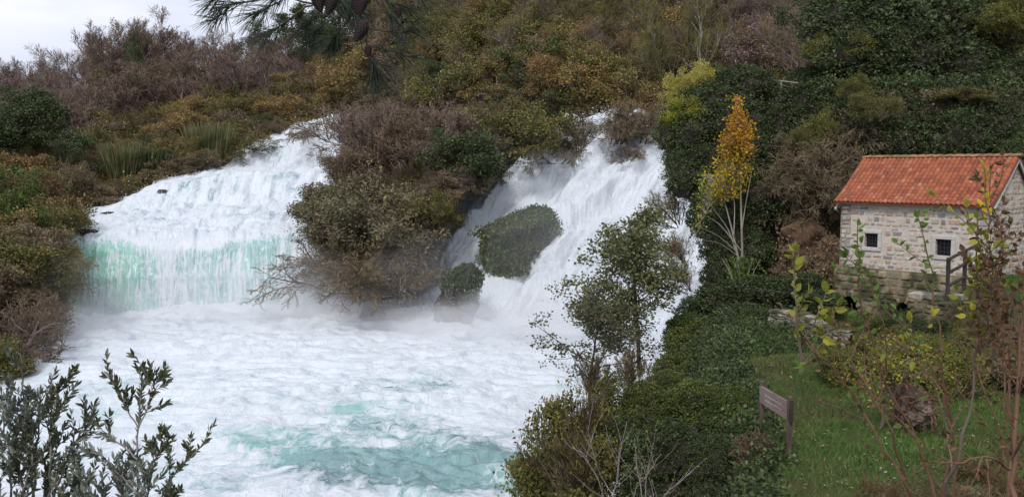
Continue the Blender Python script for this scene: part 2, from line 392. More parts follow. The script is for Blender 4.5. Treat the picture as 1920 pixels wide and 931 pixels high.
# water
def water_mat():
    b = NB('white_water'); A = lambda n: b.n('ShaderNodeAttribute', attribute_name=n)
    fl = A('flow').outputs['Vector']; foam = A('foam').outputs['Fac']; st = A('streak').outputs['Fac']; green = A('green').outputs['Fac']
    def sc_(v, s): return b.n('ShaderNodeMapping', {'Vector': v, 'Scale': s}).outputs[0]
    # foam lace: warped cell edges, stretched along the flow
    wv = b.n('ShaderNodeTexNoise', {'Vector': sc_(fl, (.6, .35, .6)), 'Scale': 1.0, 'Detail': 2.5}).outputs['Color']
    w2 = b.n('ShaderNodeVectorMath', {0: wv, 1: (3.2, 3.2, 0)}, operation='MULTIPLY').outputs[0]
    base = b.n('ShaderNodeVectorMath', {0: fl, 1: w2}, operation='ADD').outputs[0]
    w3 = b.n('ShaderNodeVectorMath', {0: wv, 1: (.9, .9, 0)}, operation='MULTIPLY').outputs[0]
    soft = b.n('ShaderNodeVectorMath', {0: fl, 1: w3}, operation='ADD').outputs[0]
    def vein(s, k, det=5, src=None):
        n_ = b.noise(sc_(src or base, s), 1.0, det, .6); d = b.math('ABSOLUTE', b.math('SUBTRACT', n_, .5))
        return b.ramp(d, [(0, (1,) * 3), (k * .35, (.7,) * 3), (k, (.18,) * 3), (k * 2.2, (0,) * 3)])
    l1 = vein((.32, .2, 1), .030); l2 = vein((1.1, .6, 1), .045); l3 = vein((2.6, 1.5, 1), .07)
    stv = b.noise(sc_(soft, (2.4, .14, 1)), 1.0, 6, .65)
    fb = b.noise(sc_(base, (.20, .13, 1)), 1.0, 8, .66); fb2 = b.noise(sc_(soft, (1.9, 1.2, 1)), 1.0, 8, .68)
    f = b.math('ADD', b.math('MULTIPLY', foam, 2.0), -1.0)
    f = b.math('ADD', f, b.math('MULTIPLY', b.math('SUBTRACT', fb, .5), 3.0))
    f = b.math('ADD', f, b.math('MULTIPLY', b.math('SUBTRACT', fb2, .5), b.math('SUBTRACT', 1.6, b.math('MULTIPLY', st, 1.7))))
    f = b.math('ADD', f, b.math('MULTIPLY', b.math('MULTIPLY', b.math('SUBTRACT', stv, .5), 2.4), st))
    f = b.math('ADD', f, b.math('ADD', b.math('MULTIPLY', l1, .5), b.math('ADD', b.math('MULTIPLY', l2, .5), b.math('MULTIPLY', l3, .14))))
    f = b.math('ADD', f, b.math('MULTIPLY', b.math('MULTIPLY', b.math('ADD', vein((1.3, .11, 1), .035, 4, soft), b.math('MULTIPLY', vein((3.0, .3, 1), .05, 3, soft), .5)), st), 1.5))
    fac = b.ramp(f, [(0.0, (.0,) * 3), (.3, (.42,) * 3), (.7, (.84,) * 3), (1, (1,) * 3)])
    deep = b.ramp(green, [(0, (.09, .16, .18)), (.3, (.17, .34, .33)), (.6, (.30, .48, .46)), (1, (.20, .45, .34))])
    deep = b.mix(b.ramp(fb2, [(.3, (.0,) * 3), (.75, (.5,) * 3)]), deep, (.38, .51, .52))
    c = b.mix(fac, deep, (.60, .635, .68))
    c = b.mix(b.ramp(b.noise(sc_(base, (.5, .3, 1)), 1.0, 7, .7), [(.42, (.0,) * 3), (.75, (.55,) * 3)]), c, b.mix(fac, deep, (.44, .52, .57)))
    rgh = b.ramp(fac, [(0, (.18,) * 3), (.6, (.6,) * 3)])
    h = b.math('ADD', b.math('ADD', b.math('MULTIPLY', b.noise(sc_(soft, (2.0, 1.3, 1)), 1.0, 3, .5), .7), b.math('MULTIPLY', b.noise(sc_(soft, (.7, .5, 1)), 1.0, 3, .5), 1.8)), b.math('ADD', b.math('MULTIPLY', l2, .25), b.math('MULTIPLY', l1, .25)))
    h = b.math('ADD', h, b.math('MULTIPLY', stv, st))
    bp = b.n('ShaderNodeBump', {'Height': h, 'Strength': .38, 'Distance': .3})
    p = b.n('ShaderNodeBsdfPrincipled', {'Base Color': c, 'Roughness': rgh, 'Normal': bp.outputs[0], 'Specular IOR Level': .35})
    return b.out(p.outputs[0])
M['water'] = water_mat()

# the pool below the falls
x0 = np.arange(-62, 22, .14); y0 = np.concatenate([np.arange(6, 24, .8), np.arange(24, 50, .14), np.arange(50, 76, .22)])
X, Yp = np.meshgrid(x0, y0)
P3 = np.stack([X, Yp, X * 0], -1)
warp = np.stack([fbm(P3 * .12, 3, 1), fbm(P3 * .12, 3, 2)], -1) * 4
Q3 = np.stack([(X + warp[..., 0]) * .22, (Yp + warp[..., 1]) * .42, X * 0], -1)
hz = .46 * fbm(Q3, 3, 4) + .32 * (1 - 2.4 * np.abs(fbm(Q3 * 3.1, 5, 7))) + .10 * fbm(P3 * 1.5, 4, 8)
near = sst(50, 66, Yp); hz = hz * (.75 + .9 * near) + .7 * sst(58, 70, Yp) * (.3 + fbm(P3 * .25, 4, 19)) * sst(-30, -18, X)
ppx, ppy = pxof(np.stack([X, Yp, hz], -1))
foam = .86 + .3 * sst(44, 56, Yp)
# clearer green tongues in the middle and lower right of the pool
def blob(cx, cy, rx, ry, s): return sst(0, .8, 1 - ((X - cx + warp[..., 0] * .5) / rx) ** 2 - ((Yp - cy + warp[..., 1] * .3) / ry) ** 2) * s
foam -= (.78 + .9 * np.clip(fbm(P3 * np.array([.35, .6, 0]), 4, 88), -.6, .6)) * np.maximum.reduce([blob(-4.2, 32.8, 7.0, 4.6, .66), blob(-5.8, 38.5, 4.6, 3.2, .55), blob(-5.5, 43.6, 5.0, 3.0, .36), blob(1.8, 31, 3.2, 3.0, .55), blob(-10.5, 35.4, 2.6, 1.6, .5), blob(-1, 36, 3.4, 1.6, .45)])
foam -= .12 * sst(-14, -22, X)
foam += .25 * fbm(P3 * .14, 3, 77)
obj('river', gridmesh('river', np.stack([X, Yp, hz], -1), P3 * np.array([1.0, 1.3, 1]) + .0, {'foam': foam, 'streak': X * 0, 'green': .26 + .42 * fbm(P3 * np.array([.16, .3, 0]), 4, 5)}), M['water'], kind='structure')

# the left falls: curtain, shelf, second tier, shelf, upper tier, river above
px = np.linspace(40, 800, 620)
def Lr(p, kz=False): return rib(px, p, kz)
A = [Lr([(40, -1.2, 66.0), (400, -1.2, 67.0), (600, -1.2, 67.0), (800, -1.2, 66)], True),
     Lr([(40, 2.8, 66.8), (400, 2.8, 67.6), (800, 2.8, 67)], True),
     Lr([(40, 470, 67.6), (150, 470, 67.8), (300, 466, 68.3), (450, 462, 68.5), (600, 452, 68.5), (800, 440, 68.5)]),
     Lr([(40, 448, 69.0), (150, 446, 69.2), (300, 440, 69.8), (450, 434, 70.4), (600, 428, 70.4), (800, 420, 70.4)]),
     Lr([(40, 420, 75), (150, 412, 76), (300, 408, 77), (450, 400, 78), (600, 398, 78), (800, 395, 78)]),
     Lr([(40, 405, 80), (150, 402, 81), (300, 392, 82), (450, 380, 83), (600, 372, 84), (800, 370, 84)]),
     Lr([(40, 402, 82), (150, 398, 83), (250, 366, 84), (300, 344, 85.5), (380, 326, 87.5), (450, 320, 89), (600, 318, 90), (800, 310, 90)]),
     Lr([(40, 400, 86), (150, 396, 87), (250, 362, 88), (300, 338, 91), (380, 316, 95), (450, 312, 97), (600, 310, 98), (800, 305, 98)]),
     Lr([(40, 395, 88), (150, 392, 89), (250, 358, 90), (300, 335, 92), (380, 306, 96.5), (450, 284, 99), (510, 262, 100), (600, 255, 101), (800, 250, 101)]),
     Lr([(40, 390, 91), (300, 330, 94), (380, 300, 98), (450, 280, 101), (530, 245, 105), (560, 232, 107), (620, 212, 108.5), (700, 198, 110), (800, 192, 111)]),
     Lr([(40, 390, 120), (300, 330, 120), (450, 295, 125), (560, 250, 130), (700, 225, 130), (800, 215, 130)])]
GW = loft(A, [26, 26, 8, 22, 14, 20, 10, 20, 20, 6], 0, smooth=2)
N = nrm(np.cross(np.gradient(GW, axis=1), np.gradient(GW, axis=0)))
UV = flow_uv(GW)
vert = sst(.30, .72, np.abs(N[..., 1]))
for _ in range(3): vert[1:-1] = (vert[:-2] + 2 * vert[1:-1] + vert[2:]) / 4
rid = fbm(np.stack([UV[..., 0] * .9, UV[..., 1] * .12, UV[..., 2]], -1), 4, 12)
UV[..., 0] -= .25 * np.clip(UV[..., 1] - 9, 0, 99); tur = fbm(np.stack([UV[..., 0] * .8, UV[..., 1] * .22, UV[..., 2]], -1), 5, 13) * vert + (1 - vert) * .55 * fbm(np.stack([UV[..., 0] * .35, UV[..., 1] * 1.1, UV[..., 2]], -1), 5, 14)
GW = GW + N * ((rid * .5 * vert + (tur * .7 + .9 * (.25 - np.abs(fbm(np.stack([UV[..., 0] * .55, UV[..., 1] * .2, UV[..., 2]], -1), 4, 66)))) * (1 - .7 * vert)))[..., None] * -1
rows = np.arange(GW.shape[0])[:, None] * np.ones((1, len(px))); PXg = np.broadcast_to(px[None], rows.shape)
_, PYg = pxof(GW)
cur = sst(66, 52, rows)                                   # 1 on the curtain
edge = fbm(np.stack([UV[..., 0] * .25, UV[..., 0] * 0, UV[..., 0] * 0], -1), 3, 3) * 40
green_z = cur * sst(432, 470, PYg + edge) * sst(655, 520, PXg)
foam = 1.02 - green_z * (.72 + .22 * sst(290, 180, PXg)) + .15 * tur
foam -= .35 * np.exp(-((PXg - 430) / 55) ** 2 - ((PYg - 468) / 15) ** 2) + .22 * np.exp(-((PXg - 190) / 50) ** 2 - ((PYg - 440) / 8) ** 2)
foam += .5 * np.exp(-((PXg - 316) / 16) ** 2) * cur * .55
tier = sst(60, 74, rows); rg_ = 1 - 3.2 * np.abs(fbm(np.stack([UV[..., 0] * .8, UV[..., 1] * .16, UV[..., 2]], -1), 4, 91)); foam -= tier * .62 * np.clip(rg_ - .35, 0, 1) * (.35 + vert) + tier * .38 * vert * np.clip(.45 + rid, 0, 1) + tier * (1 - vert) * .22 * np.clip(.5 + 2 * fbm(np.stack([UV[..., 0] * .3, UV[..., 1] * 1.3, UV[..., 2]], -1), 4, 15), 0, 1)
obj('waterfall', gridmesh('waterfall', GW, UV * np.array([1, 1, 1]), {'foam': foam, 'streak': vert * .75, 'green': (.5 + .5 * sst(330, 200, PXg)) * cur + (1 - cur) * .12}), M['water'], kind='structure')

# the right cascade
px = np.linspace(640, 1380, 560)
def top_y(a): return np.interp(a, [640, 800, 900, 960, 1040, 1100, 1180, 1380], [318, 312, 280, 248, 226, 220, 214, 208])
Y0 = np.interp(px, [640, 900, 1100, 1380], [65, 62, 58, 54]); Y1 = np.interp(px, [640, 900, 1100, 1380], [80, 79, 80, 80])
base = np.stack([WZ(a, c, -1.2) for a, c in zip(px, Y0)]); top = W(px, top_y(px), Y1)
st = [(0, 0), (.2, .12), (.25, .24), (.5, .42), (.56, .56), (.82, .78), (.88, .9), (1, 1)]
RR = []
for fz, fy in st:
    wob = fbm(np.stack([px * .006, px * 0 + fz * 3, px * 0], -1), 3, 8) * .09 * (0 < fz < 1)
    p_ = base * (1 - fy) + top * fy; p_[:, 2] = base[:, 2] + (top[:, 2] - base[:, 2]) * (fz + wob)
    p_[:, 0] = (px - 960) / F * p_[:, 1] * 1.0
    RR.append(p_)
back = RR[-1].copy(); back[:, 1] += 12; RR.append(back)
GR = loft(RR, [26, 6, 26, 6, 26, 6, 12, 4], 0, smooth=4)
N = nrm(np.cross(np.gradient(GR, axis=1), np.gradient(GR, axis=0))); UV = flow_uv(GR); UV[..., 0] -= .62 * UV[..., 1]
bigr = fbm(np.stack([UV[..., 0] * .22, UV[..., 1] * .06, UV[..., 2]], -1), 3, 57)
rid = fbm(np.stack([UV[..., 0] * .7, UV[..., 1] * .14, UV[..., 2]], -1), 4, 52); tur = fbm(np.stack([UV[..., 0] * .8, UV[..., 1] * .8, UV[..., 2]], -1), 5, 53)
GR = GR - N * (bigr * 2.4 + rid * 1.3 + tur * .6 + .5 * (.3 - np.abs(fbm(np.stack([UV[..., 0] * 1.1, UV[..., 1] * .3, UV[..., 2]], -1), 4, 67))))[..., None]
PXg = np.broadcast_to(px[None], GR.shape[:2])
obj('waterfall', gridmesh('waterfall', GR, UV, {'foam': .98 - .35 * np.clip(rid, 0, 1) + .12 * tur, 'streak': UV[..., 0] * 0 + .55, 'green': UV[..., 0] * 0}), M['water'], kind='structure')

# dark tufa ridge between the two falls
px = np.linspace(585, 1010, 150)
low = np.interp(px, [585, 640, 700, 750, 790, 830, 880, 940, 1010], [450, 545, 580, 535, 470, 400, 340, 285, 256])
topi = np.interp(px, [585, 640, 700, 800, 900, 1010], [440, 360, 300, 270, 262, 245])
Yl = np.interp(px, [585, 700, 800, 900, 1010], [67.5, 62.5, 64.0, 70.5, 76.5]); Yt = np.interp(px, [585, 640, 700, 900, 1010], [69, 74, 78, 80, 80])
I0 = W(px, low + 10, Yl); I1 = W(px, low - 12, Yl - .2); I2 = W(px, low * .55 + topi * .45, (Yl * .6 + Yt * .4) - 1.5); I3 = W(px, topi, Yt - 1); I4 = I3 + np.array([0, 14, -.5])
GI = loft([I0, I1, I2, I3, I4], [4, 30, 30, 10], 1.3, .45, 21)
obj('terrain', gridmesh('terrain', GI), M['rock'], kind='structure')
# ------------------------------------------------------------------ plants: generators
def perp(d, rng):
    r = rng.normal(size=d.shape); r = r - d * (r * d).sum(-1, keepdims=True); return nrm(r)
def skeleton(rng, stems, H, levels, kids, up=.25, gnarl=.25, spread=.5, r0=.05, ang=(.5, 1.0), ratio=(.45, .75), clear=.25, base=.15, n=5, taper=.55):
    """levels of polylines: list of (points (m,n,3), radii (m,n))"""
    a = rng.uniform(0, 2 * math.pi, stems); rr = base * np.sqrt(rng.uniform(0, 1, stems))
    P = np.stack([rr * np.cos(a), rr * np.sin(a), a * 0 - .15], -1)
    s = spread * rng.uniform(.2, 1, stems) if stems > 1 else np.full(1, spread * .15)
    D = nrm(np.stack([np.cos(a) * s, np.sin(a) * s, np.ones(stems)], -1)); Ln = H * rng.uniform(.75, 1, stems) if stems > 1 else np.array([H * .8]); Rr = np.full(stems, r0) * (rng.uniform(.7, 1, stems) if stems > 1 else 1)
    out = []
    for lv in range(levels):
        m = len(P); pts = [P]; d = D
        for k in range(n - 1):
            d = nrm(d + rng.normal(0, gnarl, d.shape) + np.array([0, 0, up])); pts.append(pts[-1] + d * (Ln / (n - 1))[:, None])
        C = np.stack(pts, 1); rad = Rr[:, None] * np.linspace(1, taper if lv < levels - 1 else .3, n)[None]
        out.append((C, rad))
        if lv == levels - 1: break
        k = kids[lv]; lo = clear if lv == 0 else .12
        t = lo + (1 - lo) * (np.arange(k)[None] + rng.uniform(0, 1, (m, k))) / k; t = np.clip(t, 0, .999)
        idx = (t * (n - 1)).astype(int); fr = t * (n - 1) - idx; mi = np.arange(m)[:, None]
        P2 = C[mi, idx] * (1 - fr[..., None]) + C[mi, idx + 1] * fr[..., None]; T = nrm(C[mi, idx + 1] - C[mi, idx])
        an = rng.uniform(*ang, (m, k)); q = perp(T, rng); D2 = T * np.cos(an)[..., None] + q * np.sin(an)[..., None]
        L2 = Ln[:, None] * rng.uniform(*ratio, (m, k)) * (1.1 - .5 * t); R2 = (rad[mi, idx] * (1 - fr) + rad[mi, idx + 1] * fr) * rng.uniform(.45, .7, (m, k))
        P, D, Ln, Rr = P2.reshape(-1, 3), D2.reshape(-1, 3), L2.ravel(), np.maximum(R2.ravel(), .004)
    return out
def leafcards(G, P, D, size, rng, width=.5, flat=.0, shape='rhomb'):
    """one small folded or flat leaf at each P along D"""
    P = np.asarray(P, float); m = len(P); size = np.broadcast_to(size, (m,))[:, None]
    u = nrm(D); v = perp(u, rng)
    if flat: v = v * (1 - flat) * np.array([1, 1, .3]) + nrm(np.cross(u, np.array([0, 0, 1.]))) * flat; v = nrm(v)
    wd = size * width * .5
    if shape == 'rhomb':
        V = np.stack([P, P + u * size * .45 + v * wd, P + u * size, P + u * size * .45 - v * wd], 1)
        Q = np.arange(m)[:, None] * 4 + np.arange(4)[None]; G.add(V.reshape(-1, 3), Q)
    elif shape == 'tri':
        V = np.stack([P - v * wd * .5, P + v * wd * .5, P + u * size], 1); G.add(V.reshape(-1, 3), np.arange(m)[:, None] * 3 + np.arange(3)[None])
    else:                                            # 'leaf': nine vertices, folded on the midrib and curved
        nn = np.cross(u, v); ts = np.array([0, .22, .5, .78, 1.0]); ws = np.array([0, .8, 1.0, .62, 0]); cv = -.22 * ts ** 2
        mid = P[:, None] + u[:, None] * (ts[None, :, None] * size[:, None]) + nn[:, None] * (cv[None, :, None] * size[:, None])
        lf = mid[:, 1:4] + (v[:, None] + nn[:, None] * .35) * (ws[None, 1:4, None] * wd[:, None]); rt = mid[:, 1:4] + (-v[:, None] + nn[:, None] * .35) * (ws[None, 1:4, None] * wd[:, None])
        V = np.concatenate([mid, lf, rt], 1)         # 0-4 mid, 5-7 left, 8-10 right
        q = np.array([[1, 5, 6, 2], [2, 6, 7, 3], [1, 2, 9, 8], [2, 3, 10, 9]]); t = np.array([[0, 5, 1], [3, 7, 4], [0, 1, 8], [3, 4, 10]])
        o = np.arange(m)[:, None, None] * 11
        G.add(V.reshape(-1, 3), (o + q).reshape(-1, 4), (o + t).reshape(-1, 3))
    return G
def wood(sk, lv, sides, name):
    G = Geo()
    for (C, r), s in zip([sk[i] for i in lv], sides): G.add(*tubes(C, r, s))
    return G.mesh(name)
def tips_of(sk, lv=-1, k=2):
    C, _ = sk[lv]; D = nrm(C[:, 1:] - C[:, :-1]); return C[:, -k:].reshape(-1, 3), D[:, -k:].reshape(-1, 3)

PR = {}
def proto(name, trunk, crown, H):
    PR[name] = (trunk, crown, H)
def bare(name, seed, H, stems, kids, x=.3, **k):
    rng = np.random.default_rng(seed); sk = skeleton(rng, stems, H * .62, len(kids) + 1, kids, **k)
    z = max(C[..., 2].max() for C, r in sk)
    for C, r in sk: C *= H / z
    n = len(sk); t = wood(sk, range(n - 2), [7, 5, 4, 3][:n - 2], 'trunk'); G = Geo()
    for C, r in sk[n - 2:]: G.add(*tubes(C, np.maximum(r, .011), 3))
    P, D = tips_of(sk, -1, 3)                                       # withered buds and last leaves
    m = rng.random(len(P)) < x
    leafcards(G, P[m], D[m] + rng.normal(0, .6, D[m].shape), .08, rng, .6)
    proto(name, t, G.mesh('crown'), H); return sk
for i, s in enumerate((11, 12, 13)):
    bare('bare_tree%d' % i, s, 8, 1 if i else 2, (8, 7, 6, 5), up=.12, gnarl=.2, spread=.5, r0=.14, clear=.2, ang=(.45, 1.05), ratio=(.5, .8))
for i, s in enumerate((21, 22, 23)):
    bare('bare_shrub%d' % i, s, 3.4, 9, (6, 6, 5), up=.10, gnarl=.24, spread=.9, r0=.05, clear=.12, base=.4, ang=(.4, 1.0), ratio=(.45, .75))
bare('twig_shrub', 28, 3.2, 8, (6, 5, 4), x=.12, up=.12, gnarl=.14, spread=.9, r0=.03, clear=.15, base=.4, ang=(.35, .8), ratio=(.5, .8))
for i, s in enumerate((26, 27)):
    bare('arch_shrub%d' % i, s, 2.6, 12, (6, 6, 5), up=-.08, gnarl=.2, spread=1.5, r0=.045, clear=.15, base=.5, ang=(.4, .9), ratio=(.45, .75))

def leafy(name, seed, H, stems, kids, per, rad, size, shape='rhomb', flat=.0, width=.55, keep=1.0, dr=0, k2=2, **k):
    rng = np.random.default_rng(seed); sk = skeleton(rng, stems, H * .62, len(kids) + 1, kids, **k)
    z = max(C[..., 2].max() for C, r in sk)
    for C, r in sk: C *= H / z
    n = len(sk); t = wood(sk, range(n), [7, 5, 4, 3, 3][:n], 'trunk'); G = Geo()
    P, D = tips_of(sk, -1, k2); m = rng.random(len(P)) < keep; P, D = P[m], D[m]
    P = np.repeat(P, per, 0); D = np.repeat(D, per, 0)
    P = P + rng.normal(0, rad, P.shape) * np.array([1, 1, .6]); D = D * .5 + rng.normal(0, .7, D.shape) + np.array([0, 0, -dr])
    leafcards(G, P, D, size * rng.uniform(.6, 1.2, len(P)), rng, width, flat, shape)
    proto(name, t, G.mesh('crown'), H)
for i, s in enumerate((31, 32, 33, 34)):
    leafy('leaf_shrub%d' % i, s, 3.0, 8, (6, 5, 4), 9, .16, .13, up=.10, gnarl=.25, spread=1.0, r0=.045, clear=.1, base=.5)
for i, s in enumerate((41, 42, 43)):
    leafy('leaf_tree%d' % i, s, 8.0, 1 if i < 2 else 3, (9, 6, 5), 16, .26, .22, up=.10, gnarl=.2, spread=.6, r0=.16, clear=.2, ang=(.6, 1.2))

for i, s in enumerate((46, 47, 48)):
    leafy('airy_tree%d' % i, s, 8.0, 2, (8, 7, 6), 5, .2, .17, up=.12, gnarl=.2, spread=.6, r0=.13, clear=.2, ang=(.5, 1.1), ratio=(.48, .78))

def mound(name, seed, nleaf, size, lumps=.40, fs=1.7, depth=.12, width=.7, squash=1.0, H=2.0, gap=.0):
    """dense bush or hanging ivy: layered leaves over an uneven solid core that blocks light (unit radius)"""
    rng = np.random.default_rng(seed)
    d = nrm(rng.normal(size=(nleaf, 3))); d[:, 2] = np.where(d[:, 2] < -.55, -d[:, 2], d[:, 2])
    def rad(d): return 1 + lumps * fbm(d * fs + seed, 4, seed) * 1.5 + lumps * .35 * fbm(d * fs * 3.2 + seed, 3, seed + 5)
    r = rad(d); clump = fbm(d * 7 + seed, 3, seed + 2)
    r = r + clump * .30 - rng.exponential(depth, nleaf) * .6 + .02
    if gap: k = clump > -gap; d, r = d[k], r[k]
    P = d * r[:, None]; P[:, 2] *= squash
    # a few shoots that leave the outline
    ns = 46; sd = nrm(rng.normal(size=(ns, 3)) + np.array([0, 0, .5])); T = np.linspace(.9, 1.0, 7); sh = []; C = []
    for q in sd:
        L_ = rng.uniform(.12, .34); st_ = q * rad(q[None])[0]; dd = nrm(q + rng.normal(0, .45, 3) + np.array([0, 0, .35]))
        line = st_[None] * .9 + dd[None] * np.linspace(0, L_ + .1, 6)[:, None] + np.array([0, 0, -.25]) * (np.linspace(0, 1, 6)[:, None] ** 2) * L_; C.append(line)
        tt = rng.uniform(.1, 1, 22) * 5; i_ = np.minimum(tt.astype(int), 4); sh.append(line[i_] + (line[i_ + 1] - line[i_]) * (tt - i_)[:, None])
    sh = np.concatenate(sh); sh[:, 2] *= squash; C = np.array(C); C[..., 2] *= squash
    G = Geo(); D = d * .35 + rng.normal(0, .55, d.shape) + np.array([0, 0, -.35]); leafcards(G, P, D, size * rng.uniform(.6, 1.25, len(P)), rng, width)
    leafcards(G, sh, rng.normal(0, 1, sh.shape), size * rng.uniform(.6, 1.2, len(sh)), rng, width)
    # solid core added inside to block light, joined by the shoot stems
    th, ph = np.meshgrid(np.linspace(0, 2 * math.pi, 40), np.linspace(0, math.pi, 22)); q = np.stack([np.sin(ph) * np.cos(th), np.sin(ph) * np.sin(th), np.cos(ph)], -1)
    rr = rad(q.reshape(-1, 3)).reshape(ph.shape) * .80; q = q * rr[..., None]; q[..., 2] *= squash
    S = Geo(); i = np.arange(21)[:, None] * 40; j = np.arange(39)[None]; S.add(q.reshape(-1, 3), np.stack(np.broadcast_arrays(i + j, i + j + 1, i + 40 + j + 1, i + 40 + j), -1).reshape(-1, 4)); S.add(*tubes(C, np.full(C.shape[:2], .006), 3))
    proto(name, S.mesh('stems'), G.mesh('foliage'), 1.0)  # stems mesh: the added light-blocking core plus the shoot stems
for i, s in enumerate((51, 52, 53)): mound('mound%d' % i, s, 9000, .085)
for i, s in enumerate((56, 57)): mound('bigmound%d' % i, s, 17000, .062, depth=.09)

def plant(kind, pos, H, name, label, cat, group=None, wmat=None, lmat=None, rz=None, wide=1.0, parts=('trunk', 'crown'), deep=None, tilt=(0, 0)):
    t, c, h = PR[kind]; s = H / h
    o = thing(name, label, cat, pos, group, RNG.uniform(0, 6.28) if rz is None else rz, (s * wide, s * (deep if deep else wide), s))
    o.rotation_euler[0] = tilt[0]; o.rotation_euler[1] = tilt[1]
    a = obj(parts[0], t, wmat, o); b = obj(parts[1], c, lmat, o)
    return o
RNG = np.random.default_rng(5)
SP = {}
def spot(G, px_, py_, which):
    if which not in SP:
        a, b = pxof(G); SP[which] = (a.ravel(), b.ravel(), G.reshape(-1, 3))
    a, b, P = SP[which]; i = np.argmin((a - px_) ** 2 + (b - py_) ** 2); return P[i]
def hpx(P, h): return h * P[1] / F

# ------------------------------------------------------------------ wooded hillsides
def scatter(G, n, which, rng, cond):
    """n ground points spread evenly over what the valley shows"""
    a, b = pxof(G); a, b, P = a.ravel(), b.ravel(), G.reshape(-1, 3)
    return a, b, P
MARKS = [(240, 60, 'the tallest crest tree'), (45, 240, 'the broad evergreen at the left edge'), (392, 265, 'the pale reed clump'), (236, 300, 'the yellowish reed clump'), (692, 120, 'the hanging pine tuft'), (640, 10, 'the pine cones'), (1295, 170, 'the pale yellow shrub'), (1325, 60, 'the pale forked tree'), (970, 460, 'the ivy clad rock'), (1100, 235, 'the top of the right cascade'), (600, 380, 'the grey green overhanging crown'), (770, 230, 'the purple shrubs on the ridge'), (1465, 150, 'the rail fence'), (522, 115, 'the pale dry plumes'), (862, 550, 'the mossy rock'), (330, 210, 'the small bright yellow shrub'), (660, 210, 'the lip of the upper left falls'), (1030, 110, 'the green patch of the middle slope'), (560, 130, 'the left hill evergreen'), (80, 600, 'the rounded grey shrub'), (75, 370, 'the rust red shrub'), (210, 340, 'the left end of the upper tier'), (1490, 60, 'the bare tree above the fence'), (900, 40, 'the upper middle of the slope'), (720, 520, 'the foot of the ridge'), (1180, 60, 'the slender bare tree')]
COLW = {'purple': 'purple brown', 'olive': 'olive', 'rust': 'rusty', 'brown': 'brown', 'dgreen': 'dark green', 'greyleaf': 'grey green', 'mgreen': 'green', 'ygreen': 'yellow green', 'redleaf': 'reddish'}
def where(x, y, h, kind, lm, wm, which):
    d, (mx, my, ph) = min((((x - m[0]) ** 2 + (1.4 * (y - m[1])) ** 2) ** .5, m) for m in MARKS)
    dx, dy = x - mx, y - my; v = 'above' if dy < -14 else 'below' if dy > 14 else ''; s = 'left of' if dx < -18 else 'right of' if dx > 18 else ''
    rel = (v + ' and ' + s) if v and s else (v or s or 'beside'); near_ = 'just ' if d < 45 else 'well ' if d > 110 else ''
    kd = 'leafless tree' if kind.startswith('bare_tree') else 'twiggy shrub' if kind.startswith('bare_shrub') else 'drooping twiggy shrub' if kind.startswith('arch') else 'thin leaved tree' if kind.startswith('airy') else 'leafy tree' if kind.startswith('leaf_tree') else 'leafy shrub'
    pale = 'pale stemmed ' if wm in ('tw_pale', 'tw_grey') else ''
    pale = 'pale ' if pale and kd != 'drooping twiggy shrub' else ''
    r_ = (('small ' if h < 50 else 'tall ' if h > 95 else '') + pale + COLW.get(lm, 'brown') + ' ' + kd + ' ' + near_ + rel + ' ' + ph)
    return r_ if len(r_.split()) <= 12 else r_.replace(' and ', ' ', 1).replace('purple brown', 'purple').replace('tall ', '').replace('above ', 'above ').replace('drooping ', '')
def forest(which, G, lst):
    """lst: (px, py of the foot, height in px, kind, name, label, cat, group, wood, leaf, wide)"""
    for (x, y, h, kind, nm_, lb, ct, gr, wm, lm, wd) in lst:
        if gr: lb = where(x, y - h * .5, h, kind, lm, wm, which)
        p = spot(G, x, y, which); plant(kind, p - np.array([0, 0, .2]), hpx(p, h), nm_, lb, ct, gr, M[wm], M[lm], wide=wd)
def grid_spots(poly, step, rng, jit=.45):
    x0_, x1_ = poly[0][0], poly[-1][0]; out = []
    for x in np.arange(x0_, x1_, step[0]):
        lo = np.interp(x, [p[0] for p in poly], [p[1] for p in poly]); hi = np.interp(x, [p[0] for p in poly], [p[2] for p in poly])
        for y in np.arange(lo, hi, step[1]): out.append((x + rng.uniform(-jit, jit) * step[0], y + rng.uniform(-jit, jit) * step[1]))
    return out
rng = np.random.default_rng(77)
SK = {}
# -- left hillside
lst = []
GL = 'bare trees along the crest of the left hill'
for x, top in ((-60, 150), (15, 112), (60, 92), (105, 78), (150, 88), (196, 62), (238, 8), (262, 40), (300, 42), (345, 52), (392, 50), (430, 62), (480, 60), (530, 70), (170, 95), (215, 50), (320, 60), (-10, 135)):
    foot = np.interp(x, [-60, 100, 240, 540], [225, 195, 165, 135]) + rng.uniform(-5, 14)
    lst.append((x, foot, max(foot - top, 55), 'bare_tree%d' % rng.integers(3), 'bare_tree', 'leafless purple grey tree on the crest of the left hill against the sky', 'tree', GL, 'tw_purple' if rng.random() < .6 else 'tw_grey', 'purple', 1.05))
G2 = 'leafless purple brown thicket on the left hill'
for x, y in grid_spots([(-60, 235, 330), (120, 205, 300), (250, 185, 262), (420, 165, 205), (560, 150, 178)], (44, 26), rng):
    lst.append((x, y, rng.uniform(75, 110), ('bare_tree%d' % rng.integers(3)) if rng.random() < .45 else 'bare_shrub%d' % rng.integers(3), 'bare_tree', 'purple brown leafless tree or tall shrub in the thicket below the left crest', 'tree', G2, ['tw_purple', 'tw_purple', 'tw_brown', 'tw_grey', 'tw_pale'][rng.integers(5)], 'purple', 1.2))
G3 = 'rusty and olive scrub lower on the left hill'
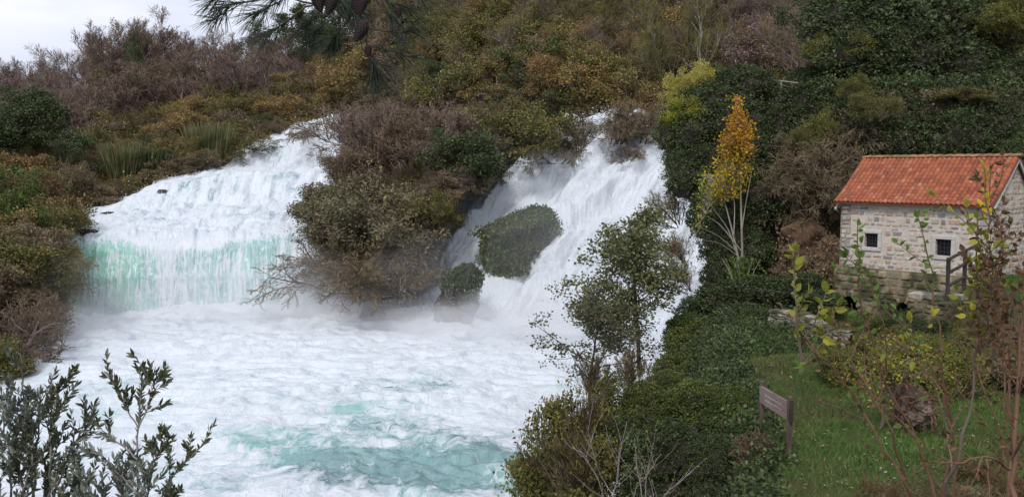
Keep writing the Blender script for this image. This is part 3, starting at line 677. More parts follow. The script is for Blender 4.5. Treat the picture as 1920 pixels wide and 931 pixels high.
for x, y in grid_spots([(-40, 330, 400), (120, 290, 382), (250, 262, 345), (380, 225, 292), (540, 190, 232), (720, 165, 192)], (40, 22), rng):
    k = rng.random(); mt = 'rust' if k < .35 else 'olive' if k < .62 else 'brown' if k < .85 else 'dgreen'
    lst.append((x, y, rng.uniform(40, 66), 'leaf_shrub%d' % rng.integers(4) if rng.random() < .55 else 'bare_shrub%d' % rng.integers(3), 'shrub', 'small rusty or olive shrub in the scrub above the upper left falls', 'shrub', G3, 'tw_brown', mt, 1.25))
G4 = 'shrubs at the water line of the upper left falls'
for x in np.arange(165, 720, 26):
    y = np.interp(x, [135, 160, 250, 300, 380, 450, 540, 700], [430, 398, 366, 340, 309, 285, 240, 198]) - 3
    lst.append((x + rng.uniform(-8, 8), y, rng.uniform(28, 48), ['bare_shrub%d' % rng.integers(3), 'arch_shrub%d' % rng.integers(2), 'leaf_shrub%d' % rng.integers(4)][rng.integers(3)], 'shrub', 'low brown shrub overhanging the bank of the upper left falls', 'shrub', G4, 'tw_brown', 'brown' if rng.random() < .6 else 'olive', 1.4))
# single ones
lst += [(250, 190, 130, 'leaf_tree0', 'ivy_clad_tree', 'tree wrapped in dark green ivy rising among bare trees left of the skyline gap', 'tree', None, 'tw_brown', 'dgreen', .45),
        (268, 232, 90, 'leaf_tree1', 'evergreen_tree', 'dark green evergreen below the ivy clad tree on the left hill', 'tree', None, 'tw_brown', 'dgreen', .9),
        (45, 320, 160, 'leaf_tree2', 'evergreen_tree', 'broad dark evergreen tree at the left edge of the view', 'tree', None, 'tw_brown', 'dgreen', 1.2),
        (125, 355, 110, 'leaf_tree1', 'evergreen_tree', 'dark evergreen tree standing in rusty scrub on the left slope', 'tree', None, 'tw_brown', 'dgreen', 1.1),
        (330, 240, 60, 'leaf_shrub1', 'yellow_shrub', 'small bright yellow shrub on the brown left slope', 'shrub', None, 'tw_brown', 'autumn', .5),
        (200, 225, 95, 'leaf_tree0', 'olive_tree', 'olive yellow rounded tree in the middle of the purple thicket', 'tree', None, 'tw_brown', 'olive', .9),
        (190, 270, 70, 'leaf_shrub2', 'rusty_shrub', 'rusty orange shrub below the purple thicket on the left', 'shrub', None, 'tw_brown', 'rust', 1.3),
        (560, 160, 75, 'leaf_tree1', 'evergreen_tree', 'dark evergreen between the bare slope and the pine branch', 'tree', None, 'tw_brown', 'dgreen', 1.0),
        (500, 130, 90, 'leaf_tree0', 'evergreen_tree', 'blue green conifer standing behind the pine branch on the left', 'tree', 'conifers behind the pine branch', 'tw_brown', 'dgreen', 1.1),
        (610, 120, 110, 'leaf_tree2', 'evergreen_tree', 'tall blue green conifer behind the hanging pine cones', 'tree', 'conifers behind the pine branch', 'tw_brown', 'dgreen', 1.1),
        (680, 110, 120, 'leaf_tree1', 'evergreen_tree', 'blue green conifer behind the right end of the pine branch', 'tree', 'conifers behind the pine branch', 'tw_brown', 'dgreen', 1.1),
        (545, 105, 95, 'leaf_tree1', 'evergreen_tree', 'blue green conifer on the skyline left of the hanging cones', 'tree', 'conifers behind the pine branch', 'tw_brown', 'dgreen', 1.1),
        (480, 172, 42, 'leaf_shrub0', 'yellow_shrub', 'mustard coloured shrub right of the bare slope, below the pale reeds', 'shrub', None, 'tw_brown', 'olive', 1.7),
        (640, 150, 60, 'leaf_shrub3', 'orange_shrub', 'orange tinged shrub left of the hanging pine tuft', 'shrub', None, 'tw_brown', 'rust', 1.2)]
forest('B', GB, lst)
# -- wooded slope in the middle
lst = []
G5 = 'rust and olive trees on the middle slope'
for x, y in grid_spots([(700, 60, 200), (780, 30, 235), (950, 10, 235), (1150, 10, 225), (1320, 10, 215), (1560, 0, 150)], (48, 30), rng):
    k = rng.random(); low_ = y > 130
    mt = 'rust' if k < .36 else 'olive' if k < .70 else 'brown' if k < .90 else 'purple' if k < .97 else 'dgreen'
    if x > 1260 : mt = ['brown', 'purple', 'rust', 'purple', 'olive'][rng.integers(5)]
    kd = ['airy_tree%d' % rng.integers(3), 'airy_tree%d' % rng.integers(3), 'airy_tree%d' % rng.integers(3), 'leaf_tree%d' % rng.integers(3), 'leaf_shrub%d' % rng.integers(4)][rng.integers(5)]
    if x > 1260 and rng.random() < .6 or rng.random() < .12: kd = 'bare_tree%d' % rng.integers(3)
    lst.append((x, y, rng.uniform(70, 125), kd, 'slope_tree', 'rust, olive or brown tree in the wood that climbs the middle slope', 'tree', G5, ['tw_brown', 'tw_brown', 'tw_pale', 'tw_grey'][rng.integers(4)], mt, 1.1))
G6 = 'brown scrub above the right cascade'
for x, y in grid_spots([(720, 200, 258), (900, 205, 255), (1040, 180, 218), (1280, 160, 200)], (40, 17), rng):
    k = rng.random(); mt = 'brown' if k < .4 else 'purple' if k < .6 else 'olive' if k < .85 else 'dgreen'
    lst.append((x, y, rng.uniform(42, 68), ['bare_shrub%d' % rng.integers(3), 'arch_shrub%d' % rng.integers(2), 'leaf_shrub%d' % rng.integers(4), 'leaf_shrub%d' % rng.integers(4)][rng.integers(4)], 'shrub', 'brown tangled shrub along the top of the right cascade', 'shrub', G6, 'tw_brown', mt, 1.35))
lst += [(1322, 190, 210, 'bare_tree1', 'bare_tree', 'tall bare tree with pale forked trunk at the top centre right', 'tree', None, 'tw_pale', 'olive', .8),
        (1490, 180, 190, 'bare_tree2', 'bare_tree', 'bare dark trunked tree above the wooden rail fence', 'tree', None, 'tw_brown', 'purple', 1.0),
        (1250, 190, 180, 'bare_tree0', 'bare_tree', 'slender leafless tree left of the forked trunk at the top', 'tree', None, 'tw_pale', 'olive', .7),
        (1030, 160, 90, 'leaf_shrub0', 'green_shrub', 'green leafy patch of shrub in the middle of the rusty slope', 'shrub', None, 'tw_brown', 'mgreen', 1.4)]
forest('C', GC, lst)
# -- ridge between the falls
lst = []
G7 = 'brown leafless shrubs crowded on the ridge between the falls'
for x, y in grid_spots([(640, 390, 520), (700, 330, 555), (755, 300, 520), (800, 280, 450), (860, 265, 365), (930, 255, 285), (990, 245, 255)], (32, 28), rng):
    k = rng.random()
    lst.append((x, y, rng.uniform(52, 84), ['bare_shrub%d' % rng.integers(3), 'arch_shrub%d' % rng.integers(2), 'bare_shrub%d' % rng.integers(3), 'leaf_shrub%d' % rng.integers(4)][rng.integers(4)], 'shrub', 'dark brown tangled shrub on the rocky ridge between the falls', 'shrub', G7, ['tw_dark', 'tw_dark', 'tw_brown', 'tw_grey', 'tw_purple'][rng.integers(5)], 'purple' if k < .3 else 'brown' if k < .65 else 'olive' if k < .85 else 'greyleaf', 1.05))
G8 = 'purple leafless shrubs at the top of the ridge'
for x, y in ((720, 330), (765, 318), (810, 320), (740, 290), (790, 285), (850, 300), (700, 300)):
    lst.append((x, y, rng.uniform(105, 130), 'bare_shrub%d' % rng.integers(3), 'purple_shrub', 'wide purple leafless shrub at the top of the ridge beside the upper falls', 'shrub', G8, 'tw_purple', 'purple', 1.2))
lst += [(655, 455, 125, 'leaf_shrub0', 'grey_green_tree', 'grey green tree leaning over the shelf of the left falls', 'tree', None, 'tw_grey', 'greyleaf', 1.2),
        (610, 430, 95, 'leaf_shrub2', 'grey_green_tree', 'outermost grey green crown hanging left over white water', 'tree', None, 'tw_grey', 'greyleaf', 1.2),
        (725, 470, 165, 'leaf_shrub1', 'dry_leaved_tree', 'tree with straw coloured dry leaves in the middle of the ridge', 'tree', None, 'tw_grey', 'greyleaf', 1.05),
        (690, 540, 110, 'arch_shrub0', 'bare_shrub', 'drooping bare shrub at the lower left foot of the ridge', 'shrub', None, 'tw_dark', 'brown', 1.5),
        (745, 560, 105, 'bare_shrub1', 'bare_shrub', 'pale twigged bare shrub at the lowest point of the ridge', 'shrub', None, 'tw_pale', 'brown', 1.1),
        (985, 330, 110, 'leaf_shrub3', 'green_shrub', 'green topped spreading shrub beside the ivy covered rock', 'shrub', None, 'tw_dark', 'olive', 1.3),
        (890, 360, 110, 'leaf_shrub2', 'green_shrub', 'dark green shrub on the right flank of the ridge', 'shrub', None, 'tw_dark', 'dgreen', 1.1)]
forest('I', GI, lst)
# -- bare shrubs hanging over the right cascade
for x, y, h in ((1105, 262, 60), (1150, 268, 75), (1190, 262, 80), (1225, 255, 70), (1045, 300, 70), (1240, 245, 50), (1075, 285, 45), (1170, 300, 40)):
    p = spot(GR, x, y, 'R') + np.array([0, -.6, 0])
    plant('arch_shrub%d' % RNG.integers(2), p, hpx(p, h), 'bare_shrub', 'dark leafless shrub hanging over the top of the right cascade', 'shrub', 'dark shrubs hanging over the right cascade', M['tw_dark'], M['brown'], wide=1.1)
# dead brushwood along the upper left falls
for x, y, h in ((505, 268, 34), (470, 286, 22), (395, 312, 18), (205, 372, 30), (235, 362, 34), (640, 262, 60)):
    p = spot(GW, x, y, 'Wf') + np.array([0, -.3, -.1])
    plant('arch_shrub%d' % RNG.integers(2), p, hpx(p, h), 'bare_shrub', 'small dark leafless shrub standing in the white water of the left falls', 'shrub', 'dead shrubs standing in the left falls', M['tw_dark'], M['brown'], wide=1.5)

# undergrowth: leaf litter, brambles and seedlings between the trees
def undergrowth(G, name, n, rng, size, mat, hgt=1.2, cl=14, sel=None):
    a, b = pxof(G); k = (a > -150) & (a < 2000) & (b > -80) & (b < 640)
    if sel is not None: k &= sel(a, b)
    P = G[k]; i = rng.integers(0, len(P), n)
    A = P[i] + rng.normal(0, .35, (n, 3)); A = np.repeat(A, cl, 0); h = rng.uniform(.1, 1, n).repeat(cl) * hgt
    A = A + rng.normal(0, 1, A.shape) * np.array([.45, .45, .3]) * hgt; A[:, 2] += h * .6
    g = Geo(); leafcards(g, A, rng.normal(0, 1, A.shape), size * rng.uniform(.5, 1.3, len(A)), rng, .6)
    o = obj(name, g, mat, kind='stuff'); return o
tag(undergrowth(GB, 'undergrowth', 9000, rng, .26, M['rust'], 1.3), 'low rusty undergrowth covering the left hillside', 'undergrowth', kind='stuff')
tag(undergrowth(GB, 'ground_cover', 2500, rng, .26, M['olive'], 1.0, sel=lambda a, b: (a > 340) & (a < 640)), 'green brown ground cover on the open part of the left hillside', 'undergrowth', kind='stuff')
tag(undergrowth(GC, 'undergrowth', 9000, rng, .24, M['olive'], 1.6), 'low olive undergrowth covering the middle slope', 'undergrowth', kind='stuff')
tag(undergrowth(GI, 'undergrowth', 2200, rng, .12, M['dgreen'], .6, sel=lambda a, b: b < 500), 'mossy undergrowth on the rocks between the falls', 'undergrowth', kind='stuff')
# ------------------------------------------------------------------ the water mill
HA = np.array([12.25, 33.0]); TH = R(50); ax = np.array([math.cos(TH), -math.sin(TH)]); bx_ = np.array([math.sin(TH), math.cos(TH)])
HL, HD_ = 5.25, 3.6; Z_G, Z_L, Z_E, Z_R = 5.2, 7.45, 9.72, 11.40
def HP(s, d, z): return np.array([HA[0] + ax[0] * s + bx_[0] * d, HA[1] + ax[1] * s + bx_[1] * d, z])
HM = np.array([[ax[0], bx_[0], 0], [ax[1], bx_[1], 0], [0, 0, 1]])     # columns: along, back, up
def hloc(V):                       # local (s,d,z) -> world
    V = np.asarray(V, float); return V @ HM.T + np.array([HA[0], HA[1], 0])
def stone_mat(name, stones, mortar, moss=None):
    b = NB(name); g = b.n('ShaderNodeNewGeometry'); n = len(stones)
    c = b.ramp(g.outputs['Random Per Island'], [(i / n, x) for i, x in enumerate(stones)], 'CONSTANT')
    P = b.worldpos(); n1 = b.noise(P, 6, 6, .65); n2 = b.noise(P, 28, 4, .7); n3 = b.noise(P, 1.3, 5, .6)
    c = b.mix(1.0, c, b.ramp(n1, [(.3, (.7,) * 3), (.7, (1.2,) * 3)]), 'MULTIPLY')
    c = b.mix(b.ramp(n2, [(.56, (0,) * 3), (.68, (.8,) * 3)]), c, mortar)
    if moss: c = b.mix(b.ramp(n3, [(.44, (0,) * 3), (.58, (.9,) * 3)]), c, moss)
    return b.out(b.bsdf(c, .92, b.math('ADD', n1, n2), .5, .03, spec=.15))
def mortar_mat(name, c1, c2, moss=None):
    b = NB(name); P = b.worldpos(); n1 = b.noise(P, 3, 6, .65); n2 = b.noise(P, 22, 5, .7)
    c = b.ramp(n1, [(.35, c1), (.65, c2)]); c = b.mix(1.0, c, b.ramp(n2, [(.3, (.75,) * 3), (.7, (1.15,) * 3)]), 'MULTIPLY')
    if moss: c = b.mix(b.ramp(b.noise(P, 1.3, 5, .6), [(.42, (0,) * 3), (.56, (.9,) * 3)]), c, moss)
    return b.out(b.bsdf(c, .95, b.math('ADD', n1, n2), .6, .03, spec=.1))
M['stone'] = stone_mat('wall_stones', [(.45, .39, .32), (.31, .29, .27), (.50, .44, .37), (.37, .25, .19), (.24, .235, .24), (.48, .42, .35), (.38, .34, .29), (.42, .31, .24), (.52, .46, .39), (.46, .40, .33)], (.48, .425, .34))
M['mortar'] = mortar_mat('lime_mortar', (.48, .425, .365), (.57, .515, .45))
M['plinth_stone'] = stone_mat('plinth_stones', [(.26, .21, .14), (.19, .16, .11), (.32, .27, .18), (.14, .12, .09), (.28, .2, .13), (.22, .19, .14)], (.27, .23, .16), (.05, .055, .025))
M['plinth_mortar'] = mortar_mat('damp_mortar', (.2, .16, .1), (.3, .25, .17), (.045, .05, .025))
M['dry_stone'] = stone_mat('dry_stones', [(.34, .30, .25), (.26, .23, .2), (.4, .36, .3), (.2, .18, .15)], (.22, .2, .16), (.06, .065, .03))
M['frame_stone'] = plain_mat('dressed_limestone', (.52, .50, .47), .8)
M['iron'] = plain_mat('wrought_iron', (.03, .03, .035), .5)
M['glass'] = plain_mat('dark_window_glass', (.02, .022, .028), .12)
M['void'] = plain_mat('painted_arch_shade', (.02, .018, .015), .9)  # near-black colour paints the shade inside the arches
M['timber'] = bark_mat('weathered_timber', (.06, .04, .033), (.12, .085, .07), 6)
M['timber_dark'] = bark_mat('dark_timber', (.028, .022, .02), (.06, .048, .04), 6)
M['timber_pale'] = bark_mat('pale_timber', (.2, .17, .15), (.33, .29, .25), 6)
def tile_mat():
    b = NB('clay_tiles'); g = b.n('ShaderNodeNewGeometry'); P = b.worldpos(); n1 = b.noise(P, 5, 6, .65); n2 = b.noise(P, 30, 3)
    c = b.ramp(g.outputs['Random Per Island'], [(0, (.23, .068, .034)), (.3, (.33, .105, .052)), (.6, (.29, .085, .043)), (.85, (.19, .06, .035)), (1, (.38, .16, .09))])
    c = b.mix(1.0, c, b.ramp(n1, [(.3, (.78,) * 3), (.7, (1.12,) * 3)]), 'MULTIPLY')
    c = b.mix(b.ramp(n2, [(.66, (0,) * 3), (.74, (.5,) * 3)]), c, (.16, .11, .08))
    return b.out(b.bsdf(c, .8, n2, .3, .01, spec=.25))
M['tile'] = tile_mat()
M['ridge_tile'] = stone_mat('old_ridge_tiles', [(.36, .17, .09), (.3, .17, .09), (.4, .2, .12), (.28, .2, .11)], (.3, .22, .13), (.13, .1, .045))

def masonry(G, u0, u1, v0, v1, to, rng, ch=(.12, .24), cw=(.13, .42), holes=(), inside=None, gap=.04, depth=.03, skip=.0):
    """courses of uneven stones; to(u, v, out) gives the position"""
    v = v0
    while v < v1 - .05:
        h = min(rng.uniform(*ch), v1 - v); u = u0 - rng.uniform(0, .1)
        while u < u1 - .03:
            wd = rng.uniform(*cw) * (1.25 if h > .2 else 1); a, b = max(u, u0), min(u + wd, u1); u += wd
            if b - a < .07: continue
            uc, vc = (a + b) / 2, v + h / 2
            if any(a < q[1] and b > q[0] and v < q[3] and v + h > q[2] for q in holes): continue
            if inside and not inside(uc, v + h, (b - a) / 2): continue
            if rng.random() < skip: continue
            g = gap * rng.uniform(.5, 1.5); W_, H_ = (b - a) / 2 - g / 2, h / 2 - g / 2 * rng.uniform(.7, 1.6)
            if H_ < .02: continue
            k = 8; an = np.radians([37, 53, 127, 143, 217, 233, 307, 323]) + rng.normal(0, .09, 8); r = 1 / np.maximum(np.abs(np.cos(an)), np.abs(np.sin(an))) * rng.uniform(.84, 1.03, k)
            o = rng.uniform(.006, depth); ring = [(uc + W_ * r[i] * math.cos(an[i]), vc + H_ * r[i] * math.sin(an[i])) for i in range(k)]
            V = [to(p, q, -.02) for p, q in ring] + [to(uc + (p - uc) * .86, vc + (q - vc) * .82, o + rng.normal(0, .003)) for p, q in ring] + [to(uc, vc, o + rng.uniform(0, .01))]
            Q = np.array([[i, (i + 1) % k, (i + 1) % k + k, i + k] for i in range(k)]); T = np.array([[i + k, (i + 1) % k + k, 2 * k] for i in range(k)])
            G.add(np.array(V), Q, T)
        v += h
rng = np.random.default_rng(404)
mill = thing('water_mill', 'small stone water mill with red tiled roof standing over the grass', 'mill', HP(0, 0, Z_G - .0), None)
mill['category'] = 'stone house'
MB_ = HP(0, 0, Z_G)
def hobj(name, G, mat, parent=mill):
    me = G.mesh(name) if isinstance(G, Geo) else G
    co = np.zeros(len(me.vertices) * 3, np.float32); me.vertices.foreach_get('co', co); co = co.reshape(-1, 3) - MB_; me.vertices.foreach_set('co', co.ravel().astype(np.float32)); me.update()
    return obj(name, me, mat, parent)
WIN = [(1.22, 8.45, .50, .50), (3.80, 8.36, .52, .56)]
# upper walls: mortar slab with openings, stones proud of it
G = Geo(); ss = sorted([0, HL] + [x for w_ in WIN for x in (w_[0] - w_[2] / 2, w_[0] + w_[2] / 2)]); 
def quad_face(G, pts): G.add(np.array(pts), np.array([[0, 1, 2, 3]]))
for a, b in zip(ss[:-1], ss[1:]):
    m = (a + b) / 2; hole = [w_ for w_ in WIN if abs(m - w_[0]) < w_[2] / 2]
    zs = [Z_L, Z_E + .05] if not hole else [Z_L, hole[0][1] - hole[0][3] / 2, hole[0][1] + hole[0][3] / 2, Z_E + .05]
    for k in range(0, len(zs), 2): G.box(HP(m, .2, (zs[k] + zs[k + 1]) / 2), (b - a, .4, zs[k + 1] - zs[k]), HM)
hobj('wall', G, M['mortar'])
G = Geo(); masonry(G, .02, HL - .02, Z_L + .02, Z_E - .02, lambda u, v, o: HP(u, -o, v), rng, holes=[(w_[0] - w_[2] / 2 - .19, w_[0] + w_[2] / 2 + .19, w_[1] - w_[3] / 2 - .19, w_[1] + w_[3] / 2 + .19) for w_ in WIN], skip=.07)
hobj('masonry', G, M['stone'])
# gables
for s_, o_ in ((HL, 1), (0, -1)):
    G = Geo(); q = [(0, Z_L), (HD_, Z_L), (HD_, Z_E + .05), (HD_ / 2, Z_R - .02), (0, Z_E + .05)]
    i_ = s_ - o_ * .4
    V = [HP(s_ , min(max(d, .401), HD_ - .401) if False else d, z) for d, z in q] + [HP(i_, d, z) for d, z in q]
    V = [HP(s_ + o_ * .004, d, z) for d, z in q] + [HP(i_, d, z) for d, z in q]
    G.V.append(np.array(V)); G.n += 10; G.F.append(np.array([[0, 1, 2, 3, 4]])); G.F.append(np.array([[9, 8, 7, 6, 5]])); G.F.append(np.array([[i, i + 5, (i + 1) % 5 + 5, (i + 1) % 5] for i in range(5)]))
    hobj('gable', G, M['mortar'])
    G = Geo(); masonry(G, .02, HD_ - .02, Z_L + .02, Z_R, lambda u, v, o: HP(s_ + o_ * (o + .004), u, v), rng, skip=.1, inside=lambda u, v, w_: v < Z_E + (Z_R - Z_E) * (1 - (abs(u - HD_ / 2) + w_) / (HD_ / 2)) - .02)
    hobj('masonry', G, M['stone'])
G = Geo(); G.box(HP(HL / 2, HD_ - .2, (Z_L + Z_E) / 2), (HL - .82, .4, Z_E - Z_L), HM); hobj('wall', G, M['mortar'])
# plinth with two low arches where the mill race leaves
ARC = [(.52, .36, 6.35), (2.55, .34, 6.35)]
G = Geo(); N_ = 90
us = np.linspace(-.12, HL + .12, N_)
def arch(u):
    z = Z_G - .6
    for c_, r_, t_ in ARC:
        if abs(u - c_) < r_: z = max(z, 5.65 + (t_ - 5.65) * math.sqrt(max(0, 1 - ((u - c_) / r_) ** 2)))
    return z
V = []
for u in us: z0 = arch(u); V += [HP(u, -.14, z0), HP(u, -.14, Z_L), HP(u, .25, Z_L), HP(u, .5, z0)]
Q = []
for i in range(N_ - 1):
    a, b = i * 4, i * 4 + 4; Q += [[a, b, b + 1, a + 1], [a + 1, b + 1, b + 2, a + 2], [a, a + 3, b + 3, b]]
Q += [[0, 1, 2, 3], [(N_ - 1) * 4 + k for k in (3, 2, 1, 0)]]
G.add(np.array(V), np.array(Q)); G.box(HP(HL + .06, HD_ / 2 + .15, (Z_G + Z_L) / 2 - .3), (.12, HD_ - .1, Z_L - Z_G + .6), HM); G.box(HP(-.06, HD_ / 2 + .15, (Z_G + Z_L) / 2 - .3), (.12, HD_ - .1, Z_L - Z_G + .6), HM)
pl = hobj('plinth', G, M['plinth_mortar'])
G = Geo(); masonry(G, -.1, HL + .1, Z_G, Z_L - .01, lambda u, v, o: HP(u, -.14 - o, v), rng, ch=(.12, .3), cw=(.18, .5), holes=[(c_ - r_, c_ + r_, 5, t_) for c_, r_, t_ in ARC], depth=.07)
hobj('masonry', G, M['plinth_stone']); G = Geo()
masonry(G, .3, HD_, Z_G, Z_L - .01, lambda u, v, o: HP(HL + .12 + o, u, v), rng, depth=.07)
hobj('masonry', G, M['plinth_stone']); G = Geo()
masonry(G, -.1, HD_, Z_G, Z_L - .01, lambda u, v, o: HP(-.12 - o, u, v), rng, depth=.07)
hobj('masonry', G, M['plinth_stone'])
for k, (c_, r_, t_) in enumerate(ARC):
    G = Geo()
    for j in range(9):                                             # voussoirs
        a = math.pi * (j + .5) / 9; G.box(HP(c_ + (r_ + .09) * math.cos(a), -.17, 5.65 + (t_ - 5.65 + .09) * math.sin(a)), (.1, .12, .17), HM @ np.array([[math.sin(a), 0, math.cos(a)], [0, 1, 0], [-math.cos(a), 0, math.sin(a)]]), .008, rng, .015)
    hobj('arch', G, M['plinth_stone'])
G = Geo(); G.box(HP(HL / 2, .62, 5.9), (HL, .1, 1.6), HM); hobj('arch_shade_panel', G, M['void'])  # dark panel behind the arches, standing in for their inner shade
# windows: dressed stone frame, glass, iron grid
for s_, z_, w_, h_ in WIN:
    G = Geo(); t = .13
    for du, dz, a, b in ((0, h_ / 2 + t / 2, w_ + 2 * t, t), (0, -h_ / 2 - t / 2, w_ + 2 * t, t), (-w_ / 2 - t / 2, 0, t, h_), (w_ / 2 + t / 2, 0, t, h_)):
        G.box(HP(s_ + du, .05, z_ + dz), (a - .002, .2, b - .002), HM, .002, rng, .012)
    fr = hobj('window', G, M['frame_stone']); 
    G = Geo(); G.box(HP(s_, .16, z_), (w_, .02, h_), HM); 
    g = hobj('pane', G, M['glass'], fr)
    G = Geo()
    for i in range(1, 4): G.box(HP(s_ - w_ / 2 + w_ * i / 4, .06, z_), (.022, .022, h_), HM); G.box(HP(s_, .075, z_ - h_ / 2 + h_ * i / 4), (w_, .02, .022), HM)
    hobj('grille', G, M['iron'], fr)
# tiled roof, slightly bell-cast at the eaves
def roof_side(sgn):
    G = Geo(); nr, ov = 13, .28; s0, s1 = -.16, HL + .16; wc = .168; nc = int((s1 - s0) / wc)
    def prof(t):                     # t 0 ridge .. 1 eave (past the wall)
        d = (1 - t) * HD_ / 2 - t * .26; z = Z_R + .06 - (Z_R - Z_E + .02) * (t ** .93) * 1.0 - .0
        z += .05 * sst(.75, 1, t) * 1.2
        return d, z
    ts = np.linspace(0, 1, nr + 1)
    for r_ in range(nr):
        for c_ in range(nc):
            u = s0 + (c_ + .5) * wc + rng.normal(0, .004)
            d0, z0 = prof(ts[r_] - (.02 if r_ else 0)); d1, z1 = prof(ts[r_ + 1] + .022)
            lift0, lift1 = .012, .04 + rng.normal(0, .003); k = 6; V = []
            for (d, z, l, w2) in ((d0, z0, lift0, .072), (d1, z1, lift1, .09)):
                for i in range(k + 1):
                    a = math.pi * i / k; dd = d if sgn > 0 else HD_ - d
                    V.append(HP(u + w2 * math.cos(a), dd, z + l + .062 * math.sin(a)))
            for i in range(k + 1):
                a = math.pi * i / k; dd = d1 if sgn > 0 else HD_ - d1; V.append(HP(u + .074 * math.cos(a), dd, z1 + lift1 - .014 + .05 * math.sin(a)))
            Q = [[i, i + 1, i + k + 2, i + k + 1] for i in range(k)] + [[i + k + 1, i + k + 2, i + 2 * k + 3, i + 2 * k + 2] for i in range(k)]
            G.add(np.array(V), np.array(Q))
    # pan tiles below
    V = []; 
    for t in ts:
        for u in (s0, s1): d, z = prof(t); V.append(HP(u, d if sgn > 0 else HD_ - d, z + .012))
    Q = [[2 * i, 2 * i + 1, 2 * i + 3, 2 * i + 2] for i in range(nr)]
    n0 = G.n; G.add(np.array(V), np.array(Q)); V2 = np.array(V) - np.array([0, 0, .07]); G.add(V2, np.array(Q)[:, ::-1])
    m = 2 * (nr + 1)
    G.F.append(np.array([[n0 + 2 * nr, n0 + 2 * nr + 1, n0 + m + 2 * nr + 1, n0 + m + 2 * nr]] + [[n0 + 2 * i + e_, n0 + 2 * i + 2 + e_, n0 + m + 2 * i + 2 + e_, n0 + m + 2 * i + e_] for i in range(nr) for e_ in (0, 1)]))
    return G
rf = hobj('roof', roof_side(1), M['tile']); hobj('roof', roof_side(-1), M['tile'])
G = Geo(); n_ = 17
for i in range(n_):
    u0 = -.18 + (HL + .36) * i / n_; u1 = u0 + (HL + .36) / n_ + .05; V = []
    for u, r_, l in ((u0, .10, .0), (u1, .118, .018)):
        for k in range(7): a = math.pi * k / 6; V.append(HP(u, HD_ / 2 + r_ * math.cos(a) * 1.15, Z_R + .05 + l + r_ * math.sin(a) * .8))
    V.append(HP(u1, HD_ / 2, Z_R + .06)); Q = [[k, k + 1, k + 8, k + 7] for k in range(6)]; T = [[k + 7, k + 8, 14] for k in range(6)]
    G.add(np.array(V), np.array(Q), np.array(T))
hobj('ridge_tiles', G, M['ridge_tile'], rf).matrix_parent_inverse.identity()
G = Geo()                                                          # verge mortar under the gable tiles
for s_ in (-.13, HL + .13):
    for sg in (0, 1):
        a = np.array([HD_ / 2, Z_R - .01]); b = np.array([-.2, Z_E - .13]); L_ = np.linalg.norm(b - a); c_ = (a + b) / 2; an = math.atan2(a[1] - b[1], a[0] - b[0]); cc = c_[0] if sg == 0 else HD_ - c_[0]; an = an if sg == 0 else -an
        G.box(HP(s_, cc, c_[1] - .06), (.05, L_, .08), HM @ np.array([[1, 0, 0], [0, math.cos(an), -math.sin(an)], [0, math.sin(an), math.cos(an)]]))
hobj('verge', G, M['frame_stone'])

# dry stone walls
def drywall(name, pts, h, t, label, rng, mat='dry_stone'):
    G = Geo()
    for (a, b) in zip(pts[:-1], pts[1:]):
        a, b = np.array(a), np.array(b); L_ = np.linalg.norm(b[:2] - a[:2]); d = (b - a)[:2] / L_; Mx = np.array([[d[0], -d[1], 0], [d[1], d[0], 0], [0, 0, 1]])
        z = 0
        while z < h:
            ch = rng.uniform(.07, .13); u = -rng.uniform(0, .1)
            top = z + ch >= h
            while u < L_:
                wd = rng.uniform(.14, .34); cz = a[2] + (b[2] - a[2]) * min(max(u / L_, 0), 1)
                for o_ in ((-.25, .25) if not top else (0,)):
                    p = a[:2] + d * (u + wd / 2) + np.array([-d[1], d[0]]) * (o_ * t + rng.normal(0, .012))
                    G.box((p[0], p[1], cz + z + ch / 2), (wd * .95, t * (.52 if not top else 1.08), ch * .95), Mx, .012, rng, .02)
                u += wd
            z += ch
    g = G.mesh(name); o = obj(name, g, M[mat]); return tag(o, label, 'stone wall')
def gz(x, y): return float(hD(x, y))
def gp(px_, Y): x = (px_ - 960) / F * Y * 1.0; return (x, Y, gz(x, Y))
drywall('stone_wall', [gp(1456, 30.6), gp(1500, 29.6), gp(1556, 28.0), gp(1592, 27.6)], .55, .4, 'low dry stone wall in the ivy left of the mill', rng)
drywall('stone_wall', [(17.3, 29.3, 6.5), (20.5, 28.2, 6.6)], 1.5, .5, 'rough stone wall behind the saplings right of the mill', rng)
def pole(G, a, b, r, n=7, rng=rng):
    a, b = np.array(a), np.array(b); t = np.linspace(0, 1, 5)[:, None]; P = a * (1 - t) + b * t + rng.normal(0, r * .12, (5, 3)); G.tube(P, np.full(5, r) * rng.uniform(.92, 1.08, 5), n)
# handrail on the little bridge beside the mill
pa, pb = W(1776, 545, 26.6), W(1808, 527, 27.6); fh = 1.0
f = thing('wooden_handrail', 'dark round wood handrail on the stone step right of the mill window', 'handrail', pa)
def rel(G, o):
    base_ = np.array(o.location)
    G.V = [v - base_ for v in G.V]; return G
for q in (pa, pb):
    G = Geo(); pole(G, q + np.array([0, 0, -.3]), q + np.array([0, 0, fh]), .062); obj('post', rel(G, f), M['timber_dark'], f)
for hh, ex in ((fh - .04, 1.06), (fh * .55, 1.0), (.14, 1.0)):
    G = Geo(); pole(G, pa + np.array([0, 0, hh]) - (pb - pa) * (ex - 1), pb + np.array([0, 0, hh]) + (pb - pa) * (.7 if hh > .3 else .1), .05); obj('rail', rel(G, f), M['timber_dark'], f)
G = Geo(); c_ = W(1745, 546, 27.4)
for i in range(4): G.box(c_ + np.array([.32 * i - .3, -.12 * i + .05, -.12 - .01 * i]), (.42, .7, .2), HM, .015, rng, .03)
tag(obj('stone_step', G, M['dry_stone']), 'flat pale stone steps between the mill and the handrail', 'steps')
